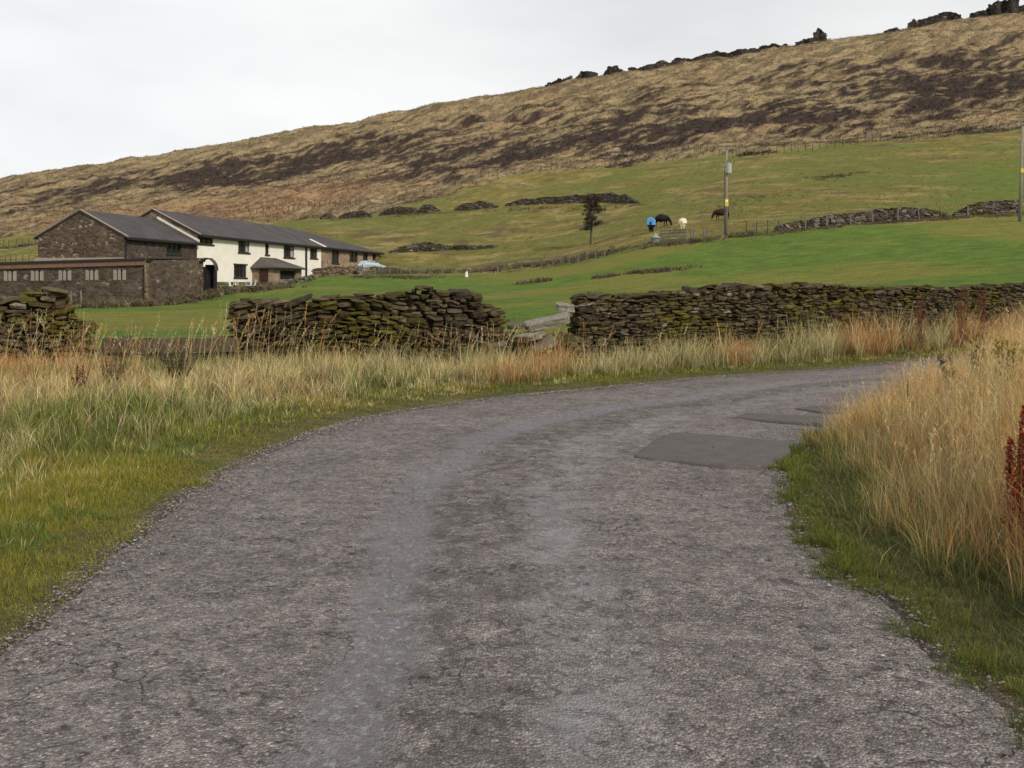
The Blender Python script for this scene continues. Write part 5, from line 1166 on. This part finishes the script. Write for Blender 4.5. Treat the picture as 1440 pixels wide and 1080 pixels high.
# ------------------------------------------------------------------ small field furniture
x, y, z = place(922, 342, 80)
M_TANK = simple('dull_green_tank', (.13, .16, .15), (.19, .22, .20), 3, .7); M_GREY = simple('galvanised_grey', (.20, .215, .22), (.29, .30, .30), 5, .5)
t = thing('feed_hopper', (x, y, z), 'squat grey green feeder with a pale conical lid in front of the rugged horse', 'feeder')
MB().tube((x, y, z), (x, y, z+.50), .40, .46, 12).build('drum', M_TANK, t); MB().tube((x, y, z+.50), (x, y, z+.62), .56, .56, 12).build('tray', M_GREY, t)
MB().tube((x, y, z+.62), (x, y, z+1.0), .38, .08, 12).build('lid', M_GREY, t); MB().tube((x, y, z+1.0), (x, y, z+1.22), .06, .03, 8).build('lid_knob', M_GREY, t)
xa, ya, za = place(930, 342, 80); xb, yb, zb_ = place(966, 341, 80)
t = thing('field_gate', (xa, ya, za), 'weathered wooden field gate of horizontal rails right of the feeder', 'gate')
for j in range(4): h_ = .25+.32*j; g = MB(); g.hexa([(xa, ya-.03, za+h_), (xb, yb-.03, zb_+h_), (xb, yb+.03, zb_+h_), (xa, ya+.03, za+h_), (xa, ya-.03, za+h_+.11), (xb, yb-.03, zb_+h_+.11), (xb, yb+.03, zb_+h_+.11), (xa, ya+.03, za+h_+.11)]); g.build('rail', M_POST, t)
for f in (0, .33, .62, 1): xx, y2, z2 = xa+(xb-xa)*f, ya+(yb-ya)*f-.06, za+(zb_-za)*f; MB().box((xx, y2, z2+.68), (.14, .06, 1.4)).build('post', M_POST, t)
for px, lb in ((972, 'stout weathered post right of the field gate'), (990, 'second weathered post right of the field gate, by itself')):
    x, y, z = place(px, 336, 80); o = MB().tube((x, y, z-.1), (x+.04, y, z+1.05), .12, .10, 8).tube((x+.28, y+.1, z-.1), (x+.25, y+.1, z+.95), .09, .08, 8)
    tt_ = thing('gate_post', (x, y, z), lb, 'post'); o.build('post', M_POST, tt_)
x, y, z = place(656, 390, 60)
g = MB(); g.path([(x, y, z-.05), (x, y, z+.28), (x+.01, y, z+.52), (x+.02, y, z+.66)], [.17, .18, .13, .05], 12); t = thing('marker_stone', (x, y, z), 'white rounded marker stone standing alone in the green field', 'marker stone'); g.build('stone', M_WHITE, t, True)
for i, (px, row, lb) in enumerate([(1286, 190, 'white tree guard tube low on the hillside, fifth from the right edge'), (1312, 186, 'white tree guard tube low on the hillside, fourth from the right edge'), (1347, 182, 'white tree guard tube low on the hillside, third from the right edge'), (1402, 178, 'bright white tree guard tube left of the last one near the right edge'), (1414, 177, 'bright white tree guard tube nearest the right edge'),
                                   (1222, 192, 'white tree guard tube farthest left on the right hillside')]):
    x, y, z = place(px, row, 150); t = thing('tree_guard', (x, y, z), lb, 'tree guard', 'white tree guards on the hillside'); MB().tube((x, y, z-.1), (x, y, z+1.0), .13, .12, 8).build('tube', M_TRIM, t)
    MB().tube((x+.2, y, z-.1), (x+.2, y, z+1.4), .05, .05, 5).build('stake', M_POST, t)

# garden furniture
x, y, z = place(340, 407, 90)
t = thing('garden_table', (x, y, z), 'white plastic garden table by the farmhouse wall', 'table')
MB().box((x, y, z+.70), (1.3, .9, .05)).build('table_top', M_WHITE, t)
for a in (-.5, .5):
    for b_ in (-.35, .35): MB().tube((x+a, y+b_, z), (x+a*.95, y+b_*.95, z+.675), .035, .03, 6).build('leg', M_WHITE, t)
def chair(px, row, rz, lb):
    x, y, z = place(px, row, 90); t = thing('garden_chair', (x, y, z), lb, 'chair', 'white garden chairs'); c, s_ = math.cos(rz), math.sin(rz); P = lambda a, b_, h: (x+a*c-b_*s_, y+a*s_+b_*c, z+h)
    MB().box((x, y, z+.42), (.48, .46, .05), rz).build('seat', M_WHITE, t)
    g = MB()
    for a in (-.2, -.1, 0, .1, .2): g.tube(P(a, .22, .44), P(a*1.1, .30, .88), .022, .02, 5)
    g.tube(P(-.24, .30, .88), P(.24, .30, .88), .03, .03, 6); g.build('backrest', M_WHITE, t)
    for a in (-.2, .2):
        for b_ in (-.2, .2): MB().tube(P(a, b_, 0), P(a*.95, b_*.95, .40), .025, .025, 5).build('leg', M_WHITE, t)
chair(327, 408.5, R(90), 'white garden chair left of the garden table'); chair(333, 408.5, R(180), 'white garden chair at the near left side of the garden table'); chair(349, 408, R(-90), 'white garden chair right of the garden table'); chair(355, 407.5, R(-60), 'white garden chair nearest the porch door')

# parked car
def car():
    x, y, z = place(522, 381.5, 100); z += .0
    t = thing('parked_car', (x, y, z), 'pale blue estate car parked behind the garden wall by the extension', 'car', None, R(48)); s = 1.0
    prof = [(-2.15, .35), (-2.2, .75), (-2.05, .95), (-1.85, 1.0), (-1.55, 1.42), (-1.1, 1.50), (.1, 1.48), (.45, 1.40), (1.15, .98), (1.9, .86), (2.15, .70), (2.2, .35)]
    g = MB(); n = len(prof); Ws = [.84 if p[1] < 1.1 else .66 for p in prof]
    Lf = [(x+p[0], y-w, z+p[1]) for p, w in zip(prof, Ws)]; Rt = [(x+p[0], y+w, z+p[1]) for p, w in zip(prof, Ws)]
    g.add(Lf+Rt, [tuple(range(n)), tuple(range(2*n-1, n-1, -1))]+[(i, i+n, i+1+n, i+1) for i in range(n-1)]+[(n-1, 2*n-1, n, 0)])
    m = simple('pale_blue_paint', (.42, .50, .58), (.48, .56, .63), 2, .3, metal=.3); g.build('body', m, t, bevel=.05)
    for (a0, a1, b0, b1) in ((-1.7, -1.0, -1.35, -1.0), (-.92, -.05, -.92, -.05), (.03, .95, .03, .38)):
        for sy in (-1, 1):
            q = MB(); q.add([(x+a0, y+sy*.81, z+1.03), (x+a1, y+sy*.81, z+1.03), (x+b1, y+sy*.69, z+1.40), (x+b0, y+sy*.69, z+1.40)], [(0, 1, 2, 3)]); w = q.build('side_window', M_GLASS, t); w.modifiers.new('s', 'SOLIDIFY').thickness = .03
    q = MB(); q.add([(x+1.14, y-.70, z+1.0), (x+1.14, y+.70, z+1.0), (x+.5, y+.60, z+1.40), (x+.5, y-.60, z+1.40)], [(0, 1, 2, 3)]); w = q.build('windscreen', M_GLASS, t); w.modifiers.new('s', 'SOLIDIFY').thickness = .05
    tm = simple('tyre_rubber', (.015, .015, .016), None, 4, .8)
    for a in (-1.35, 1.35):
        for sy in (-1, 1): w = MB().tube((x+a, y+sy*.70, z+.31), (x+a, y+sy*.87, z+.31), .31, .31, 18).build('wheel', tm, t); MB().tube((x+a, y+sy*.872, z+.31), (x+a, y+sy*.885, z+.31), .19, .17, 12).build('hub', M_GREY, w)
    for sy in (-.6, .6): MB().box((x+2.16, y+sy, z+.66), (.1, .3, .14)).build('headlight', M_WHITE, t); MB().box((x-2.16, y+sy*1.1, z+.85), (.08, .16, .22)).build('tail_light', simple('red_lens', (.3, .02, .02), None, 3, .3), t)
car(); bpy.data.objects['parked_car'].scale = (.88, .88, .88)

# ------------------------------------------------------------------ scrub and tussocks far away
parts = []
def belt(l, n, w, h, pal, y0=60, per=9):
    P = np.array(pts(l, y0)); a = arc(P[:, :2]); s = rng.uniform(0, a[-1], n); Q = resample(P[:, :2], s)+rng.normal(0, w, (n, 2)); x, y = Q[:, 0], Q[:, 1]; kp = fbm(x*1.0, y*1.0, .45, 3, 91) > rng.uniform(.30, .62, n); x, y = x[kp], y[kp]; n = len(x)
    xx = np.repeat(x, per)+rng.normal(0, .15, n*per); yv = np.repeat(y, per)+rng.normal(0, .15, n*per); m_ = n*per; hh = h*np.repeat(rng.uniform(.4, 1.2, n), per)*rng.uniform(.6, 1.1, m_)
    return blades('', mkpts(xx, yv), hh, rng.uniform(.08, .17, m_)*h, rng.uniform(0, 6.28, m_), rng.uniform(.5, 1.8, m_), np.repeat(jit(pick(pal, n), n, .3), per, 0), segs=2, rootk=.8, tipk=1.15)
BRN = [(.11, .080, .058), (.15, .11, .075), (.085, .066, .052), (.18, .15, .085), (.11, .11, .045)]
parts += [belt([(545, 384), (600, 384), (660, 382), (720, 376), (790, 368), (850, 360)], 2200, 1.3, .62, BRN),
          belt([(500, 390), (560, 390), (620, 391)], 500, .7, .45, BRN+[(.18, .15, .07)]),
          belt([(850, 358), (900, 346), (940, 344), (1000, 338), (1060, 330), (1095, 328)], 1100, .9, .55, BRN+[(.2, .16, .08)]),
          belt([(725, 400), (742, 399)], 60, .5, .6, BRN), belt([(752, 397), (766, 396)], 60, .45, .7, BRN), belt([(838, 391), (862, 389)], 70, .4, .45, BRN), belt([(880, 386), (915, 384)], 90, .5, .55, BRN), belt([(925, 382), (940, 380), (968, 377)], 170, .6, .55, BRN),
          belt([(1040, 218), (1062, 217), (1085, 214)], 120, 1.2, .9, [(.05, .04, .035), (.08, .06, .045)], 120), belt([(700, 236), (800, 228), (900, 218)], 300, 2.0, .7, BRN, 120),
          belt([(100, 434), (150, 432), (205, 430), (286, 419), (310, 413), (350, 411), (400, 405)], 2600, .6, .75, BRN+[(.2, .17, .10)], 50), belt([(285, 411), (300, 410)], 60, .4, .9, [(.13, .10, .07), (.17, .14, .09)], 60),
          belt([(60, 428), (110, 427), (165, 424)], 200, .5, .6, BRN, 50), belt([(0, 349), (50, 345)], 160, 1.2, 1.1, BRN, 120), belt([(100, 315), (200, 305), (300, 300), (420, 288)], 500, 3.0, .7, [(.22, .11, .06), (.15, .08, .05), (.12, .08, .06)], 120),
          belt([(1092, 328), (1215, 316), (1330, 308), (1432, 303)], 500, .5, .4, BRN, 60), belt([(450, 309), (590, 302), (700, 294), (900, 288)], 600, .8, .5, BRN+[(.2, .17, .07)], 100),
          belt([(1150, 252), (1190, 246), (1215, 243)], 240, 1.5, .5, BRN, 100), belt([(1000, 300), (1050, 282), (1100, 270)], 200, 1.5, .4, BRN, 90)]
stuff('scrub', parts, 'brown scrub, dead rushes and weeds along far fences and field edges', 'scrub')
def tuss(n, y0, y1, h, w, cols, hillmask):
    y = y0+(y1-y0)*rng.random(n)**1.0; x = (rng.uniform(-60, 1500, n)-720)/F*y; c, kh, km, kk = zone_colors(x, y)
    if hillmask == 'hill': keep = (kh > .5)
    elif hillmask == 'mid': keep = (km > .5) & (c[:, 0] > .13) & (rng.random(n) < .6)
    else: keep = (km < .5) & (kh < .5) & (fbm(x, y, .25, 3, 93) > rng.uniform(.3, .7, n))
    x, y, c, kk = x[keep], y[keep], c[keep], kk[keep]; per = 6; n = len(x); m_ = n*per
    X = np.repeat(x, per)+rng.normal(0, w, m_); Yv = np.repeat(y, per)+rng.normal(0, w, m_); cc_ = np.repeat(c*rng.uniform(.65, 1.35, (n, 1)), per, 0); hh = h*np.repeat(rng.uniform(.4, 1.2, n), per)*rng.uniform(.6, 1.1, m_)
    return blades('', mkpts(X, Yv), hh, hh*.32, rng.normal(3.4, 1.2, m_), rng.uniform(.3, 1.3, m_), jit(cc_, m_, .12), segs=2, rootk=.75, tipk=1.2)
hill_parts = [tuss(60000, 205, 402, .62, .3, None, 'hill')]
stuff('moor_grass', hill_parts, 'straw coloured tussocks and dark heather on the hillside', 'moorland')
stuff('pasture_tussocks', [tuss(22000, 96, 225, .26, .2, None, 'mid'), tuss(26000, 34, 110, .07, .12, None, 'low')], 'tussocks of rough yellowish and green grass in the pastures', 'grass')

# ------------------------------------------------------------------ verge plants
M_PLANT = attr_mat('leafy', .25, .7, .2)
def plant(name, px, row, hpx, label, cat, cols, seed, headc=None, spread=.16, nst=4, leaf=.09, headlen=.4, leafd=22, Y=None, dense=60):
    r_ = np.random.default_rng(seed)
    if Y is None:
        Y = None
    x, y = ((px-720)*Y/F, Y); z = zg(x, y); H = hpx*Y/F-(0)
    t = thing(name, (x, y, z), label, cat); st = MB(); LP = []; HS = []
    for i in range(nst):
        a = r_.uniform(0, 6.28); e = np.array([x+math.cos(a)*spread*r_.uniform(.3, 1), y+math.sin(a)*spread*.7, z+H*r_.uniform(.75, 1)]); b0 = np.array([x+math.cos(a)*.02, y+math.sin(a)*.02, z]); m_ = (b0*.45+e*.55)+np.array([math.cos(a)*.03, 0, 0]); st.path([b0, m_, e], [.006, .005, .002], 5)
        for k in range(leafd): f = r_.uniform(.05, .95); p = b0+(e-b0)*f; LP.append((p, (1-f*.6)))
        HP = []
        for k in range(dense): f = 1-headlen*r_.random(); HP.append(b0+(e-b0)*f+r_.normal(0, .015, 3)*(.4+1.6*(1-f)/max(headlen, .1)))
        HS.append(HP)
    st.build('stem', simple('stem_'+name+str(seed), cols[0], None, 4, .8), t)
    P = np.array([p for p, _ in LP]); n = len(P); sc = np.array([q for _, q in LP]); off = np.array([x, y, z])
    V, q, t3, c = blades('', P, leaf*sc*r_.uniform(.6, 1.3, n), leaf*.38*sc, r_.uniform(0, 6.28, n), r_.uniform(1, 2.5, n), jit(pick(cols, n), n, .2), segs=3, rootk=.9, tipk=1.1)
    link('leaves', fast_mesh('leaves', V-off, q, t3, c, M_PLANT), t)
    if headc is not None:
        for HP in HS:
            P = np.array(HP); n = len(P); V, q, t3, c = blades('', P, r_.uniform(.012, .03, n), r_.uniform(.010, .018, n), r_.uniform(0, 6.28, n), r_.uniform(.5, 2, n), jit(pick(headc, n), n, .2), segs=2, rootk=.9, tipk=1.1)
            link('flower_head' if name == 'ragwort' else 'seed_head', fast_mesh('seed_head', V-off, q, t3, c, M_PLANT), t)
    return t
RED = [(.20, .035, .015), (.13, .025, .015), (.28, .07, .02)]; REDS = [(.19, .05, .04), (.14, .04, .03), (.24, .09, .05)]; DRK = [(.07, .055, .03), (.10, .07, .035), (.05, .045, .025)]
plant('dock_plant', 1432, 0, 222, 'bright rust red dock spike in the golden grass at the right edge', 'dock plant', [(.14, .05, .03), (.2, .09, .04)], 1, RED+[(.34, .07, .02)], .05, 3, .09, .72, 10, 5.6, 620)
plant('dock_plant', 1295, 0, 78, 'dark red dock seed head against the long wall, leftmost of the three', 'dock plant', [(.16, .07, .04)], 2, REDS, .16, 7, .1, .5, 10, 23.5, 150)
plant('dock_plant', 1354, 0, 88, 'dark red dock seed head against the long wall, middle of the three', 'dock plant', [(.16, .07, .04)], 3, REDS, .16, 7, .1, .5, 10, 24.2, 150)
plant('dock_plant', 1380, 0, 80, 'dark red dock seed head against the long wall, rightmost of the three', 'dock plant', [(.16, .07, .04)], 4, REDS, .16, 7, .1, .5, 10, 25.0, 150)
plant('thistle', 1356, 0, 112, 'dark leafy thistle rising above the golden grass on the bank', 'thistle', [(.065, .07, .03), (.09, .085, .045), (.05, .05, .025)], 5, [(.10, .07, .05), (.15, .12, .08)], .26, 8, .14, .12, 36, 10.2, 50)
plant('ragwort', 1420, 0, 128, 'leafy ragwort with faded yellow flowers at the right edge of the bank', 'ragwort', [(.09, .09, .03), (.07, .08, .03)], 6, [(.45, .30, .02), (.25, .2, .05)], .26, 9, .11, .08, 34, 9.2, 50)
plant('thistle', 1283, 0, 96, 'small olive thistle top at the crest of the golden grass', 'thistle', [(.12, .12, .05), (.09, .10, .04)], 7, None, .09, 5, .07, .3, 22, 9.6, 10)
plant('bramble_bush', 252, 0, 52, 'dark brown dead bramble bush on the verge below the timber barrier', 'bush', DRK, 8, None, .34, 26, .06, .6, 60, 15.0, 30)
plant('bramble_bush', 158, 0, 58, 'brown straggly dead bush on the verge left of the dark bramble', 'bush', [(.12, .08, .04), (.08, .06, .03), (.1, .1, .04)], 9, None, .30, 18, .06, .6, 46, 14.2, 30)
plant('dock_plant', 112, 0, 50, 'small rusty dock clump on the left verge', 'dock plant', [(.16, .07, .04), (.1, .05, .03)], 10, None, .16, 8, .09, .5, 40, 13.6, 20)
